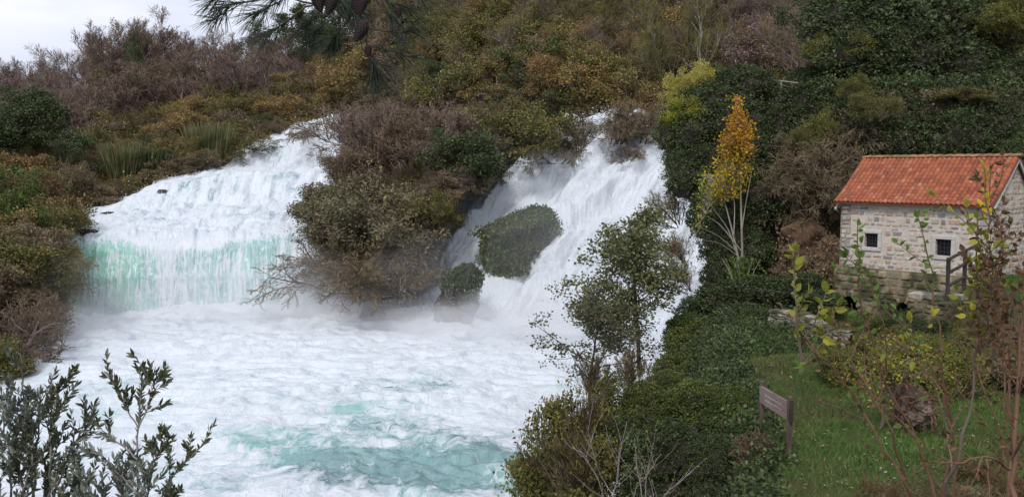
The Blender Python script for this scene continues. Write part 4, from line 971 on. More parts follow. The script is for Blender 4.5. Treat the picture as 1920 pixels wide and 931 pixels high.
# rail fence on the cliff path
pa, pb = W(1446, 172, 47.5), W(1484, 180, 45.0)
f = thing('rail_fence', 'short pale rail fence on top of the ivy covered cliff', 'fence', pa)
for q in (pa, (pa + pb) / 2, pb):
    G = Geo(); pole(G, q + np.array([0, 0, -.6]), q + np.array([0, 0, .68]), .045); obj('post', rel(G, f), M['timber_pale'], f)
for hh in (.64, .4, .12):
    G = Geo(); pole(G, pa + np.array([-.15, 0, hh]), pb + np.array([.3, 0, hh]), .04); obj('rail', rel(G, f), M['timber_pale'], f)

# wooden sign board on two posts
q1, q2 = W(1430, 806, 17.9), W(1479, 850, 16.5)
z1, z2 = float(gz(q1[0], q1[1])), float(gz(q2[0], q2[1])); q1[2] = min(q1[2], z1 + .1); q2[2] = min(q2[2], z2 + .1)
s = thing('sign_board', 'weathered wooden sign board between two posts on the grass', 'sign', q2)
t1, t2 = W(1427, 716, 17.9), W(1481, 746, 16.5); d = t2 - t1; d = d / np.linalg.norm(d); dh = nrm(np.array([d[0], d[1], 0])); nn = np.array([-dh[1], dh[0], 0]); up_ = np.array([0, 0, 1.])
for (b_, t_) in ((q1, t1), (q2, t2)):
    G = Geo(); h_ = t_[2] - b_[2] + .3; cc = (b_ + t_) / 2 - np.array([0, 0, .12]); G.box(cc + (t_ - b_) * 0, (.085, .085, h_), np.stack([dh, nn, up_], 1), .004, rng, .01); obj('post', rel(G, s), M['timber'], s)
G = Geo(); tl = t2 - t1; L_ = np.linalg.norm(tl[:2]); sl = np.stack([nrm(tl), nn, nrm(np.cross(nrm(tl), nn))], 1)
hb = .36
for i in range(3): G.box((t1 + t2) / 2 + np.array([0, 0, -.07 - hb * (i + .5) / 3]) - nn * .0, (L_ + .06, .035, hb / 3 - .006), sl, .003, rng, .006)
bd = obj('board', rel(G, s), None, s); 
def board_mat():
    b = NB('carved_board'); v = b.coord((1.2, 1.2, 14)); n1 = b.noise(v, 2.5, 6, .65); n2 = b.noise(b.coord(), 1.6, 4)
    c = b.ramp(n1, [(.3, (.13, .085, .078)), (.7, (.25, .18, .165))]); c = b.mix(b.ramp(n2, [(.45, (0,) * 3), (.7, (.5,) * 3)]), c, (.27, .225, .21))
    return b.out(b.bsdf(c, .85, n1, .4, .01))
bd.data.materials.append(board_mat())
G = Geo(); rr_ = np.random.default_rng(8)                         # faint, unreadable carved strokes
for row in range(2):
    u = -.42
    while u < .4:
        wd = rr_.uniform(.02, .06); P = (t1 + t2) / 2 + nrm(tl) * u + np.array([0, 0, -.07 - hb * (.36 + .28 * row)]) - nn * .019
        G.box(P, (wd * .6, .004, .014 + .02 * rr_.random()), sl); u += wd + .012
obj('carving', rel(G, s), M['frame_stone'], bd)
G = Geo(); G.box(t2 + dh * .085 + np.array([0, 0, -.22]), (.06, .05, .42), np.stack([dh, nn, up_], 1), .003, rng, .008); obj('board_end', rel(G, s), M['timber_dark'], s)

# uprooted stump
sp_ = W(1712, 790, 18.6); sp_[2] = max(sp_[2] - .1, gz(sp_[0], sp_[1]) - .1)
s = thing('tree_stump', 'uprooted stump with a dark tangle of roots lying on the grass', 'stump', sp_)
rs = np.random.default_rng(61); th, ph = np.meshgrid(np.linspace(0, 2 * math.pi, 40), np.linspace(0, math.pi, 24)); q = np.stack([np.sin(ph) * np.cos(th), np.sin(ph) * np.sin(th), np.cos(ph)], -1)
q = q * (1 + .55 * fbm(q * 2.3, 5, 3) + .25 * fbm(q * 7, 3, 9))[..., None] * np.array([.40, .36, .42]); G = Geo(); i = np.arange(23)[:, None] * 40; j = np.arange(39)[None]; Q = np.stack(np.broadcast_arrays(i + j, i + j + 1, i + 41 + j, i + 40 + j), -1).reshape(-1, 4)
G.add(q.reshape(-1, 3) + np.array([0, 0, .38]), Q); obj('root_ball', G, M['tw_brown'], s)
n_ = 70; dd = nrm(rs.normal(size=(n_, 3)) + np.array([0, -.3, .2])); C = []
for v in dd:
    p = v * np.array([.34, .3, .38]) + np.array([0, 0, .4]); L_ = rs.uniform(.15, .6); ln = [p]
    for k in range(6): v = nrm(v + rs.normal(0, .45, 3)); p = p + v * L_ / 6; ln.append(p)
    C.append(ln)
C = np.array(C); C[..., 2] = np.maximum(C[..., 2], .0); G = Geo(); G.add(*tubes(C, np.linspace(1, .25, 7)[None] * rs.uniform(.014, .034, n_)[:, None], 5)); obj('roots', G, M['tw_red'], s)
M['lime'] = leaf_mat('dull_yellow_green_leaves', [(.13, .14, .03), (.2, .2, .045), (.09, .10, .03), (.27, .25, .06), (.07, .08, .03)], trans=.3)
M['autumn2'] = leaf_mat('pale_yellow_leaves', [(.36, .32, .07), (.44, .38, .08), (.28, .28, .07), (.5, .42, .12)], trans=.35)
# ------------------------------------------------------------------ ivy, bushes and trees on the right bank
rng = np.random.default_rng(909)
RM = [(1380, 240, 'the orange topped tree'), (1295, 170, 'the pale yellow shrub'), (1465, 160, 'the rail fence'), (1392, 500, 'the orange topped tree trunk'), (1500, 575, 'the low stone wall'), (1620, 300, 'the left end of the red roof'), (1750, 290, 'the middle of the roof ridge'), (1890, 290, 'the right end of the roof ridge'), (1450, 770, 'the sign board'), (1190, 600, 'the larger alder trunk'), (1150, 900, 'the pale forked stems'), (1510, 400, 'the open cliff'), (1265, 400, 'the right edge of the cascade'), (1590, 80, 'the yellow green spray'), (1880, 60, 'the top right corner'), (1700, 110, 'the top right canopy'), (1250, 650, 'the water edge below the alder'), (1640, 200, 'the yellow green shrub above the roof'), (1710, 760, 'the stump'), (1790, 520, 'the wood handrail')]
def rlabel(stem, x, y):
    d, (mx, my, ph) = min((((x - m[0]) ** 2 + (y - m[1]) ** 2) ** .5, m) for m in RM); dx, dy = x - mx, y - my
    v = 'above' if dy < -14 else 'below' if dy > 14 else ''; q = 'left of' if dx < -14 else 'right of' if dx > 14 else ''; return stem + ' ' + ('just ' if d < 40 else '') + ((v + ' and ' + q) if v and q else (v or q or 'beside')) + ' ' + ph
def mass(px_, py_, Y, rx, ry, label, name='ivy_bush', cat='bush', group=None, wm='tw_dark', lm='dgreen', kind=None, ry3=None):
    if group: label = rlabel(('large ' if rx * ry > 3400 else 'small ' if rx * ry < 1800 else '') + {'ivy_mass': 'dark ivy mass', 'evergreen_bush': 'dark bush', 'ivy_hummock': 'low ivy hummock', 'bramble_bush': 'ivy and bramble mass', 'evergreen_bough': 'dark evergreen bough'}.get(name, 'bush'), px_, py_)
    """ivy or bramble mass centred on a measured point; rx, ry in photo pixels"""
    p = W(px_, py_, Y); k = kind or 'mound%d' % rng.integers(3); t, c, h = PR[k]
    sx, sz = rx * Y / F, ry * Y / F; o = thing(name, label, cat, p, group, rng.uniform(-.5, .5), (sx, ry3 or min(sx, sz) * .9, sz))
    obj('stems', t, M[wm], o); obj('foliage', c, M[lm], o); return o  # stems part carries the solid core added to block light
GV = 'ivy masses on the cliff beside the right cascade'
for x, y, Y, rx, ry in ((1300, 250, 45.5, 58, 52), (1298, 330, 44.2, 46, 50), (1275, 295, 45.5, 28, 36), (1338, 410, 43, 46, 52), (1340, 200, 46, 60, 40), (1400, 165, 46.5, 58, 38), (1395, 235, 45, 62, 52), (1440, 300, 43.5, 60, 60), (1430, 385, 42, 62, 62), (1370, 330, 43, 58, 60), (1370, 450, 41.5, 54, 54), (1362, 520, 40.5, 46, 42), (1480, 250, 44, 50, 55), (1520, 210, 44, 58, 55), (1400, 475, 40.5, 50, 48), (1530, 160, 46, 50, 34), (1500, 330, 42, 30, 40)):
    mass(x, y, Y, rx, ry, 'dark ivy and laurel mass covering the cliff between cascade and mill', 'ivy_mass', 'ivy', GV)
GS = 'dark bushes on the bank above the mill roof'
for x, y, Y, rx, ry, lm in ((1600, 240, 42, 60, 60, 'dgreen'), (1660, 270, 40.5, 60, 55, 'dgreen'), (1720, 230, 41.5, 65, 60, 'dgreen'), (1790, 265, 39.5, 62, 60, 'dgreen'), (1850, 240, 40, 55, 50, 'dgreen'), (1700, 180, 44.5, 60, 40, 'dgreen'), (1800, 190, 43, 60, 40, 'mgreen'), (1590, 300, 41, 40, 40, 'dgreen'), (1880, 150, 43, 60, 42, 'dgreen'), (1640, 175, 46, 50, 34, 'olive'), (1900, 320, 38.5, 40, 60, 'dgreen')):
    mass(x, y, Y, rx, ry, 'dark evergreen bush on the bank behind and above the mill roof', 'evergreen_bush', 'bush', GS, lm=lm)
for x, y, Y, rx, ry, lb in ((1505, 265, 41.4, 26, 34, 'yellow green shrub on the cliff right of the orange topped tree'), (1640, 200, 40, 46, 34, 'yellow green shrub above the left end of the red roof'), (1600, 160, 42, 34, 28, 'yellow green shrub behind the rail fence on the cliff'), (1790, 180, 41, 70, 18, 'strip of yellow green leaves above the middle of the red roof'), (1540, 240, 41.2, 20, 50, 'trailing yellow green creeper on the dark cliff')):
    plant('leaf_shrub%d' % rng.integers(4), W(x, y + ry * .7, Y - 1.0), 1.5 * ry * Y / F, 'yellow_green_shrub', lb, 'shrub', None, M['tw_brown'], M['lime' if rx < 40 else 'olive'], wide=max(.6, rx / ry * .8))
plant('leaf_shrub0', W(1295, 208, 47.5), 88 * 47.5 / F, 'yellow_shrub', 'pale yellow shrub at the top of the cliff beside the cascade', 'shrub', None, M['tw_brown'], M['autumn2'], wide=.75)
plant('leaf_shrub1', W(1345, 185, 47.8), 62 * 47.8 / F, 'yellow_shrub', 'small yellow green shrub right of the pale yellow one', 'shrub', None, M['tw_brown'], M['mgreen'])
plant('leaf_shrub2', W(1285, 250, 45.5), 70 * 45.5 / F, 'yellow_shrub', 'thin yellowish shrub just below the pale yellow shrub', 'shrub', None, M['tw_brown'], M['ygreen'])
# slope of ivy between the cliff foot and the grass
GO = 'ivy hummocks on the slope left of the low stone wall'
for x, y, Y, rx, ry in ((1332, 590, 36, 54, 36), (1370, 565, 35.5, 62, 34), (1440, 548, 35, 60, 30), (1500, 540, 34.5, 44, 24), (1300, 655, 31.5, 52, 40), (1350, 625, 31.5, 56, 30), (1280, 625, 33.5, 30, 34), (1330, 690, 28, 58, 36), (1400, 660, 28.5, 56, 26), (1275, 705, 27, 46, 40), (1460, 650, 28, 50, 20), (1420, 600, 32, 46, 16), (1545, 560, 31.5, 34, 14)):
    mass(x, y, Y, rx, ry, 'low hummock of dark ivy on the slope between cliff and grass', 'ivy_hummock', 'ivy', GO, ry3=1.1, lm='mgreen' if y > 610 else 'dgreen')
# bank edge and the big bush in the foreground
GF = 'bramble and ivy masses of the big foreground bush'
for x, y, Y, rx, ry in ((1300, 800, 20.0, 92, 72), (1375, 800, 19.2, 50, 64), (1210, 790, 20.4, 70, 62), (1260, 880, 18.5, 90, 80), (1340, 890, 17.6, 52, 70), (1250, 735, 22.6, 60, 34), (1170, 850, 19.6, 60, 66)):
    mass(x, y, Y, rx, ry, 'dense ivy and bramble mass left of the wooden sign board', 'bramble_bush', 'bush', GF, lm='mgreen' if x in (1300, 1250, 1210, 1375) else 'dgreen', kind='bigmound%d' % rng.integers(2))
mass(1420, 850, 17.2, 44, 36, 'mound of dead brown bramble at the foot of the sign board', 'dead_bramble', 'bush', None, 'tw_red', 'brown', 'bigmound0')
plant('leaf_shrub1', W(1085, 960, 19.5), 235 * 19.5 / F, 'yellowing_shrub', 'olive leafy shrub at the outermost left of the big foreground bush', 'shrub', None, M['tw_brown'], M['olive'], wide=.75)
plant('leaf_shrub3', W(1150, 940, 20.0), 240 * 20.0 / F, 'yellowing_shrub', 'olive leafy shrub between the outermost left shrub and the ivy', 'shrub', None, M['tw_brown'], M['lime'], wide=.75)
mass(1140, 830, 20.8, 48, 60, 'yellowing leafy shrub at the left side of the big foreground bush', 'yellowing_shrub', 'shrub', None, 'tw_brown', 'olive', 'bigmound1')

# ivy and litter lying on the cliff, banks and slope
def on_ground(n, rng, cond):
    a, b = pxof(GD); f = cond(a, b, GD) ; P = GD[f]; N_ = nrm(np.cross(np.gradient(GD, axis=1), np.gradient(GD, axis=0)))[f]
    ar = np.gradient(GD, axis=1); i = rng.integers(0, len(P), n); return P[i] + rng.normal(0, .08, (n, 3)), N_[i]
def litter(name, n, rng, cond, size, mat, label, lift=.12, cl=3, width=.7):
    P, N_ = on_ground(n, rng, cond); P = np.repeat(P, cl, 0) + rng.normal(0, .14, (n * cl, 3)); N_ = np.repeat(N_, cl, 0); P = P + N_ * rng.uniform(0, lift, (len(P), 1))
    g = Geo(); leafcards(g, P, rng.normal(0, 1, P.shape) + N_ * .3, size * rng.uniform(.6, 1.3, len(P)), rng, width)
    return tag(obj(name, g, mat), label, 'ground cover', kind='stuff')
inview = lambda a, b: (a > 900) & (a < 2050) & (b < 1000) & (b > 60)
bare_zone = lambda a, b: (a > 1455 + np.maximum(0, (b - 430)) * -.1) & (a < 1600) & (b > 300) & (b < 560)
litter('ivy', 30000, rng, lambda a, b, G: inview(a, b) & (G[..., 1] > 32) & ~bare_zone(a, b) & (G[..., 2] > 5.9), .17, M['dgreen'], 'ivy leaves clinging to the cliff behind the bushes', .25)
litter('dead_creeper', 7000, rng, lambda a, b, G: bare_zone(a, b) & (b < 420), .13, M['brown'], 'dead brown creeper hanging on the bare cliff left of the mill', .25)
litter('ivy', 26000, rng, lambda a, b, G: inview(a, b) & (G[..., 1] < 34) & (sdist(G[..., :2], EDGE) < 1.4 + .5 * fbm(G * .5, 2, 4)) & (G[..., 2] > .5), .09, M['dgreen'], 'ivy covering the steep bank of the pool')
litter('ivy', 14000, rng, lambda a, b, G: inview(a, b) & (G[..., 1] > 25.5) & (G[..., 1] < 36) & (a < 1560), .09, M['dgreen'], 'ivy covering the slope between the grass and the cliff foot')

# bare twiggy shrubs on the open cliff face and above it
GT = 'bare brown shrubs on the open cliff left of the mill'
for x, y, Y, h in ((1500, 380, 40.5, 90), (1545, 380, 39.5, 90), (1570, 330, 40, 90), (1530, 330, 41, 90), (1470, 410, 40.5, 60), (1590, 270, 41, 70), (1520, 290, 41.5, 70)):
    plant('arch_shrub%d' % rng.integers(2), W(x, y, Y), hpx([0, Y], h), 'bare_shrub', rlabel('leafless brown shrub hanging', x, y), 'shrub', GT, M['tw_brown'], M['brown'], wide=1.1)
# shrubs at the right edge of the cascade, dark against the water
for x, y, Y, h in ((1262, 350, 45.5, 70), (1268, 420, 44.5, 80), (1280, 500, 43, 75), (1272, 290, 46.5, 60), (1290, 545, 41.5, 60), (1262, 250, 48, 55)):
    plant('bare_shrub%d' % rng.integers(3), W(x, y, Y), hpx([0, Y], h), 'bare_shrub', rlabel('dark bare shrub over water', x, y), 'shrub', 'bare shrubs leaning over the right edge of the cascade', M['tw_dark'], M['brown'], wide=1.0, tilt=(0, -.8))
# ivy covered rocks in the right cascade
def rock(name, px_, py_, Y, rx, ry, label, seed, wet='rock', ry3=None):
    p = W(px_, py_, Y); th, ph = np.meshgrid(np.linspace(0, 2 * math.pi, 56), np.linspace(0, math.pi, 34)); q = np.stack([np.sin(ph) * np.cos(th), np.sin(ph) * np.sin(th), np.cos(ph)], -1)
    q = np.sign(q) * np.abs(q) ** .8
    q = q * (1 + .22 * fbm(q * 1.6 + seed, 4, seed) + .09 * fbm(q * np.array([7, 7, 2.5]) + seed, 4, seed))[..., None] * np.array([rx * Y / F, ry3 or rx * Y / F, ry * Y / F]); G = Geo(); i = np.arange(33)[:, None] * 56; j = np.arange(55)[None]
    G.add(q.reshape(-1, 3), np.stack(np.broadcast_arrays(i + j, i + j + 1, i + 57 + j, i + 56 + j), -1).reshape(-1, 4)); me = G.mesh(name, True)
    o = obj(name, me, M[wet]); o.location = p; return tag(o, label, 'rock')
def rowmass(name, rows, Y, label, cat, seed, n=7500, size=.22, lm='mgreen', core='rock', leafy_to=9999, deep=.8, rough=.22):
    r = np.random.default_rng(seed); ys_ = np.array([q[0] for q in rows], float); y0_, y1_ = ys_[0], ys_[-1]; b = W(rows[len(rows) // 2][1], y1_, Y)
    def surf(y, a, k=1.0):
        cx = np.interp(y, ys_, [q[1] for q in rows]); hw = np.interp(y, ys_, [q[2] for q in rows]); t = np.stack([np.cos(a) * 1.4, np.sin(a) * 1.4, y * .035], -1)
        hw = hw * k * (1 + rough * 1.6 * fbm(t + seed, 4, seed) + rough * .8 * fbm(t * np.array([3.2, 3.2, 1.2]) + seed, 3, seed + 3)); return W(cx + hw * np.cos(a), y, Y + hw * np.sin(a) * deep * Y / F) - b
    o = thing(name, label, cat, b); ya, aa = np.meshgrid(np.linspace(y0_, y1_, 44), np.linspace(0, 2 * math.pi, 61), indexing='ij'); V = surf(ya, aa, .93); V[:, -1] = V[:, 0]; i = np.arange(43)[:, None] * 61; j = np.arange(60)[None]; G = Geo()
    G.add(V.reshape(-1, 3), np.stack(np.broadcast_arrays(i + j, i + j + 1, i + 62 + j, i + 61 + j), -1).reshape(-1, 4)); obj('rock_body', G.mesh('rock_body', True), M[core], o)
    y = r.uniform(y0_ - 2, min(y1_, leafy_to), n); a = r.uniform(math.pi, 2 * math.pi, n) * (r.random(n) < .8) + r.uniform(0, 6.28, n) * 0 ; a = np.where(a == 0, r.uniform(0, math.pi, n), a); P = surf(y, a, 1.0 + r.normal(.02, .05, n)); P = P + r.normal(0, .09, P.shape)
    k_ = fbm(P * 1.6, 3, seed) > -.32; P = P[k_]; G = Geo(); leafcards(G, P, r.normal(0, .6, P.shape) + np.array([0, -.3, -.7]), size * r.uniform(.6, 1.25, len(P)), r, .7)
    m = 26; yy = r.uniform(y0_, min(y1_, leafy_to), m); P0 = surf(yy, r.uniform(math.pi, 2 * math.pi, m), 1.02); C = P0[:, None] + np.array([0, -.15, -1.0])[None, None] * (np.linspace(0, 1, 6)[None, :, None] * r.uniform(.5, 1.6, m)[:, None, None]) + np.cumsum(r.normal(0, .05, (m, 6, 3)), 1)
    Q_ = np.repeat(C.reshape(-1, 3), 9, 0) + r.normal(0, .07, (m * 54, 3)); leafcards(G, Q_, r.normal(0, .6, Q_.shape) + np.array([0, 0, -.8]), size * r.uniform(.5, 1.1, len(Q_)), r, .7); obj('ivy', G, M[lm], o); return o
rowmass('ivy_clad_rock', [(388, 1008, 12), (396, 1000, 34), (410, 985, 54), (435, 965, 66), (460, 955, 54), (490, 952, 46), (515, 958, 36), (538, 965, 24), (550, 968, 8)], 66.5, 'large rock hung with bright green ivy, standing in the white cascade', 'rock', 5, rough=.4)
rowmass('mossy_rock', [(496, 876, 8), (503, 873, 22), (518, 868, 32), (545, 862, 38), (575, 856, 42), (606, 852, 44)], 61.0, 'dark wet rock with a mossy green cap at the foot of the ridge', 'rock', 8, 1800, .2, 'dgreen', leafy_to=540, rough=.28)
rowmass('dark_rock', [(460, 765, 8), (475, 762, 24), (500, 752, 36), (540, 735, 40), (575, 722, 42), (592, 718, 42)], 62.6, 'dark wet rock face below the shrubs of the ridge', 'rock', 11, 700, .2, 'brown', leafy_to=520, rough=.3)
rowmass('dark_rock', [(520, 706, 5), (535, 704, 14), (560, 700, 20), (596, 698, 24)], 61.6, 'narrow dark rock pillar at the left foot of the ridge', 'rock', 14, 250, .2, 'brown', leafy_to=545, rough=.3)

for x, y, Y, rx, ry, lb in ((333, 352, 86.5, 9, 10, 'dark wet rock breaking the white tier near its upper left edge'), (305, 362, 84.8, 12, 7, 'low dark rock in the foam left of the upright one'), (258, 378, 84, 14, 9, 'dark rock under the brown shrubs at the left edge of the tier'), (165, 433, 72, 26, 4, 'flat dark rock at the left end of the shelf'), (205, 405, 81.5, 18, 8, 'dark rock at the foot of the left bank above the shelf')):
    rock('wet_rock', x, y, Y, rx, ry, lb, int(x) % 37)
M['earth'] = ground_mat('ochre_earth_rock', (.10, .07, .04), (.07, .06, .03), (.11, .07, .045), (.20, .13, .08))
rowmass('earth_outcrop', [(408, 1508, 14), (428, 1510, 38), (470, 1508, 50), (510, 1504, 56), (548, 1504, 54)], 39.6, 'ochre brown rock face at the cliff foot left of the mill', 'rock', 21, 900, .13, 'brown', 'earth', rough=.5, deep=.6)
rowmass('earth_outcrop', [(440, 1556, 8), (455, 1556, 24), (490, 1555, 32), (535, 1554, 34)], 38.4, 'ochre brown rock bulge beside the left corner of the mill', 'rock', 23, 400, .13, 'brown', 'earth', rough=.5, deep=.6)
# alder trees in front of the falls
leafy('alder', 71, 5.6, 1, (20, 8, 6), 6, .12, .115, up=.06, gnarl=.13, spread=.1, r0=.075, clear=.26, ang=(.75, 1.2), ratio=(.36, .56), taper=.3, base=.02, width=.75)
leafy('alder_b', 73, 4.2, 1, (16, 7, 5), 5, .09, .10, up=.06, gnarl=.15, spread=.1, r0=.05, clear=.2, ang=(.7, 1.15), ratio=(.32, .55), taper=.3, base=.02, width=.75)
plant('alder', W(1200, 690, 33.5), 300 * 33.5 / F, 'alder_tree', 'green leafed tree with dark trunk standing in front of the white cascade', 'tree', None, M['tw_dark'], M['alder'], rz=1.0, wide=1.18, tilt=(0, -.10))
plant('alder_b', W(1105, 740, 32.5), 215 * 32.5 / F, 'alder_tree', 'smaller brownish leafed tree left of and below the larger one', 'tree', None, M['tw_dark'], M['alder2'], rz=2.0, wide=1.25, tilt=(0, -.05))

# guided plants: stems follow measured lines; twigs and leaves grow from them
def guided(name, label, cat, base, lines, wmat, lmat, rng, r=(.02, .006), twig=(0, .3), leaf=.1, per=8, lstart=.3, shape='leaf', jit=.0, width=.45, up=.6, group=None, sides=6, droop=0, tw_leaf=6, spacing=None, parts=('stems', 'foliage'), whorl=0, lmat_of=None):
    """lines: [(px,py,Y),...] each with optional dict"""
    b = W(*base); o = thing(name, label, cat, b, group); S = Geo(); L_ = Geo(); L2 = Geo()
    for ln in lines:
        kw = ln[-1] if isinstance(ln[-1], dict) else {}; pts = np.array([W(*q) for q in ln if not isinstance(q, dict)]) - b
        sc_ = kw.get('r', 1.0); n = 14 if len(pts) > 2 else 8
        t = np.linspace(0, 1, len(pts)); tt = np.linspace(0, 1, n); C = np.stack([np.interp(tt, t, pts[:, k]) for k in range(3)], -1)
        for _ in range(2): C[1:-1] = (C[:-2] + 2 * C[1:-1] + C[2:]) / 4
        L0 = np.linalg.norm(np.diff(C, axis=0), axis=1).sum(); C[1:-1] += rng.normal(0, L0 * .006, C[1:-1].shape)
        rad = np.linspace(r[0], r[1], n) * sc_; S.tube(C, rad, sides)
        segs = [(C, kw.get('lstart', lstart), kw.get('leaves', per))]
        nt_ = kw.get('twigs', twig[0]); ti = rng.uniform(.25, .97, nt_)
        for x in ti:
            i = int(x * (n - 1)); p = C[i] + (C[i + 1] - C[i]) * (x * (n - 1) - i); T = nrm(C[i + 1] - C[i]); q = perp(T[None], rng)[0]; d = nrm(T * rng.uniform(.5, 1) + q * .8 + np.array([0, 0, up * .3])); Lw = twig[1] * rng.uniform(.5, 1.1) * kw.get('tl', 1)
            l2 = [p]; 
            for k in range(5): d = nrm(d + rng.normal(0, .12, 3) + np.array([0, 0, up * .12 - droop * .1])); l2.append(l2[-1] + d * Lw / 5)
            l2 = np.array(l2); S.tube(l2, np.linspace(r[1] * 1.1, r[1] * .5, 6), 4); segs.append((l2, .15, kw.get('tw_leaf', tw_leaf)))
        for (C2, ls, nl) in segs:
            if nl <= 0: continue
            m = len(C2); x = ls + (1 - ls) * (np.arange(nl) + rng.uniform(0, .8, nl)) / nl; x = np.clip(x, 0, .995) * (m - 1); i = x.astype(int); P = C2[i] + (C2[i + 1] - C2[i]) * (x - i)[:, None]; T = nrm(C2[i + 1] - C2[i])
            P = np.concatenate([P, C2[-1:], C2[-1:]]); T = np.concatenate([T, T[-1:], T[-1:]])
            q = perp(T, rng); D = T * up + q * .8 + np.array([0, 0, .15 - droop]) ; D[-2:] = T[-2:] + q[-2:] * .25
            P = P + rng.normal(0, jit, P.shape)
            tgt = L2 if kw.get('alt') else L_
            leafcards(tgt, P, D, leaf * rng.uniform(.65, 1.15, len(P)) * kw.get('ls', 1), rng, width, 0, shape)
    obj(parts[0], S, M[wmat], o)
    if L_.n: obj(parts[1], L_, M[lmat], o)
    if L2.n: obj(parts[1], L2, M[lmat_of], o)
    return o

# tree with an orange top on the cliff
rg = np.random.default_rng(31); b = W(1392, 505, 39.5)
yt = thing('autumn_tree', 'slim tree with orange top and yellow crown in front of the dark ivy', 'tree', b)
S = Geo(); Y = 39.3
for ln, r0 in (([(1392, 505), (1391, 430), (1388, 360), (1390, 270), (1383, 180)], .06), ([(1388, 500), (1375, 440), (1362, 390), (1348, 340)], .05), ([(1388, 500), (1368, 430), (1340, 395), (1322, 360)], .035), ([(1390, 470), (1350, 420), (1325, 405)], .03), ([(1391, 430), (1400, 370), (1410, 320)], .03), ([(1376, 440), (1378, 380), (1366, 330)], .03), ([(1380, 470), (1345, 440), (1310, 425)], .02), ([(1384, 480), (1350, 455), (1320, 450)], .018)):
    P = np.array([W(x, y, Y + rg.normal(0, .15) * (k > 0)) for k, (x, y) in enumerate(ln)]) - b; t = np.linspace(0, 1, len(P)); tt = np.linspace(0, 1, 12); C = np.stack([np.interp(tt, t, P[:, k]) for k in range(3)], -1)
    for _ in range(2): C[1:-1] = (C[:-2] + 2 * C[1:-1] + C[2:]) / 4
    S.tube(C, np.linspace(r0, r0 * .3, 12), 6)
def cone_leaves(rows, n, size, Yc, rg, clump=7):
    """rows: (y, x centre, half width)"""
    G = Geo(); S2 = []; m = n // clump; y = rg.uniform(rows[0][0], rows[-1][0], m * 3); ys_ = [q[0] for q in rows]; cx = np.interp(y, ys_, [q[1] for q in rows]); hw = np.interp(y, ys_, [q[2] for q in rows])
    keep = rg.random(len(y)) < hw / max(q[2] for q in rows); y, cx, hw = y[keep][:m], cx[keep][:m], hw[keep][:m]; a = rg.uniform(0, 6.28, len(y)); r = hw * rg.uniform(0, 1, len(y)) ** .5
    C = W(cx + r * np.cos(a), y, Yc + r * np.sin(a) * Yc / F * .9) - b; c0 = W(cx, y + 14, np.full(len(y), Yc)) - b
    for p, q in zip(C, c0): S.tube(np.array([q, (p + q) / 2 + rg.normal(0, .03, 3), p]), np.array([.016, .01, .006]), 3, False)
    P = np.repeat(C, clump, 0); P = P + rg.normal(0, .13, P.shape); leafcards(G, P, rg.normal(0, .8, P.shape) + np.array([0, 0, -.4]), size * rg.uniform(.6, 1.2, len(P)), rg, .75); return G
up_c = cone_leaves([(182, 1382, 3), (215, 1386, 11), (232, 1384, 24), (260, 1382, 30), (290, 1380, 33)], 1900, .13, 39.2, rg)
lo_c = cone_leaves([(268, 1380, 22), (300, 1376, 36), (330, 1364, 42), (352, 1362, 40), (372, 1352, 24)], 1900, .13, 39.2, rg)
st_c = cone_leaves([(320, 1340, 30), (370, 1330, 26), (400, 1315, 16), (435, 1300, 14)], 420, .12, 39.0, rg, 5)
obj('trunk', S, M['tw_pale'], yt); a_ = obj('upper_crown', up_c, M['orange'], yt); a_['label'] = 'orange top of the crown'; a_ = obj('crown', lo_c, M['autumn'], yt); a_['label'] = 'yellow lower crown'; obj('lower_sprays', st_c, M['ygreen'], yt)
b = W(1392, 530, 38.8); G = Geo(); P = np.stack([rg.normal(0, .32, 700), rg.normal(0, .3, 700), rg.uniform(-.3, 1.1, 700)], -1); leafcards(G, P, rg.normal(0, 1, P.shape), .15, rg, .7)
S = Geo()
for k in range(14): q = np.array([rg.normal(0, .2), rg.normal(0, .2), 0]); S.tube(np.array([q, q * 1.6 + [0, 0, .6], q * 2.4 + [0, 0, 1.1]]), np.array([.02, .014, .006]), 4)
o = thing('leafy_shrub', 'light green leafy shrub at the foot of the orange topped tree', 'shrub', b); obj('stems', S, M['tw_pale'], o); obj('foliage', G, M['fresh'], o)

# dark evergreen canopy at the top right, with yellow green boughs
for x, y, Y, h, wd, kd, lm, lb in ((1660, 235, 47, 330, .95, 'leaf_tree0', 'dgreen', 'large dark evergreen tree filling the top right above the cliff'), (1560, 120, 52, 200, 1.1, 'leaf_tree1', 'dgreen', 'dark evergreen tree left of the large one at the top right'), (1760, 220, 46, 260, 1.0, 'leaf_tree1', 'dgreen', 'dark evergreen tree right of the large one at the top right'), (1850, 150, 46, 220, 1.0, 'leaf_tree2', 'olive', 'olive leaved tree in the top right corner'), (1900, 120, 44, 150, 1.1, 'leaf_tree0', 'lime', 'yellow green tree at the right edge of the top right corner'), (1740, 60, 50, 120, 1.1, 'leaf_tree2', 'olive', 'mustard tree between the dark evergreens at the top')):
    plant(kd, W(x, y, Y), h * Y / F, 'evergreen_tree' if lm == 'dgreen' else 'leafy_tree', lb, 'tree', None, M['tw_dark'], M[lm], wide=wd)
for x, y, Y, rx, ry, lm in ((1640, 110, 44.5, 90, 62, 'dgreen'), (1720, 110, 44, 90, 60, 'dgreen'), (1600, 40, 46, 90, 50, 'dgreen'), (1700, 40, 45.5, 100, 55, 'dgreen'), (1800, 60, 45, 90, 60, 'dgreen'), (1790, 125, 43.5, 70, 40, 'dgreen')):
    mass(x, y, Y, rx, ry, 'heavy dark evergreen bough in the top right canopy', 'evergreen_bough', 'foliage', 'dark evergreen boughs of the top right canopy', lm=lm)
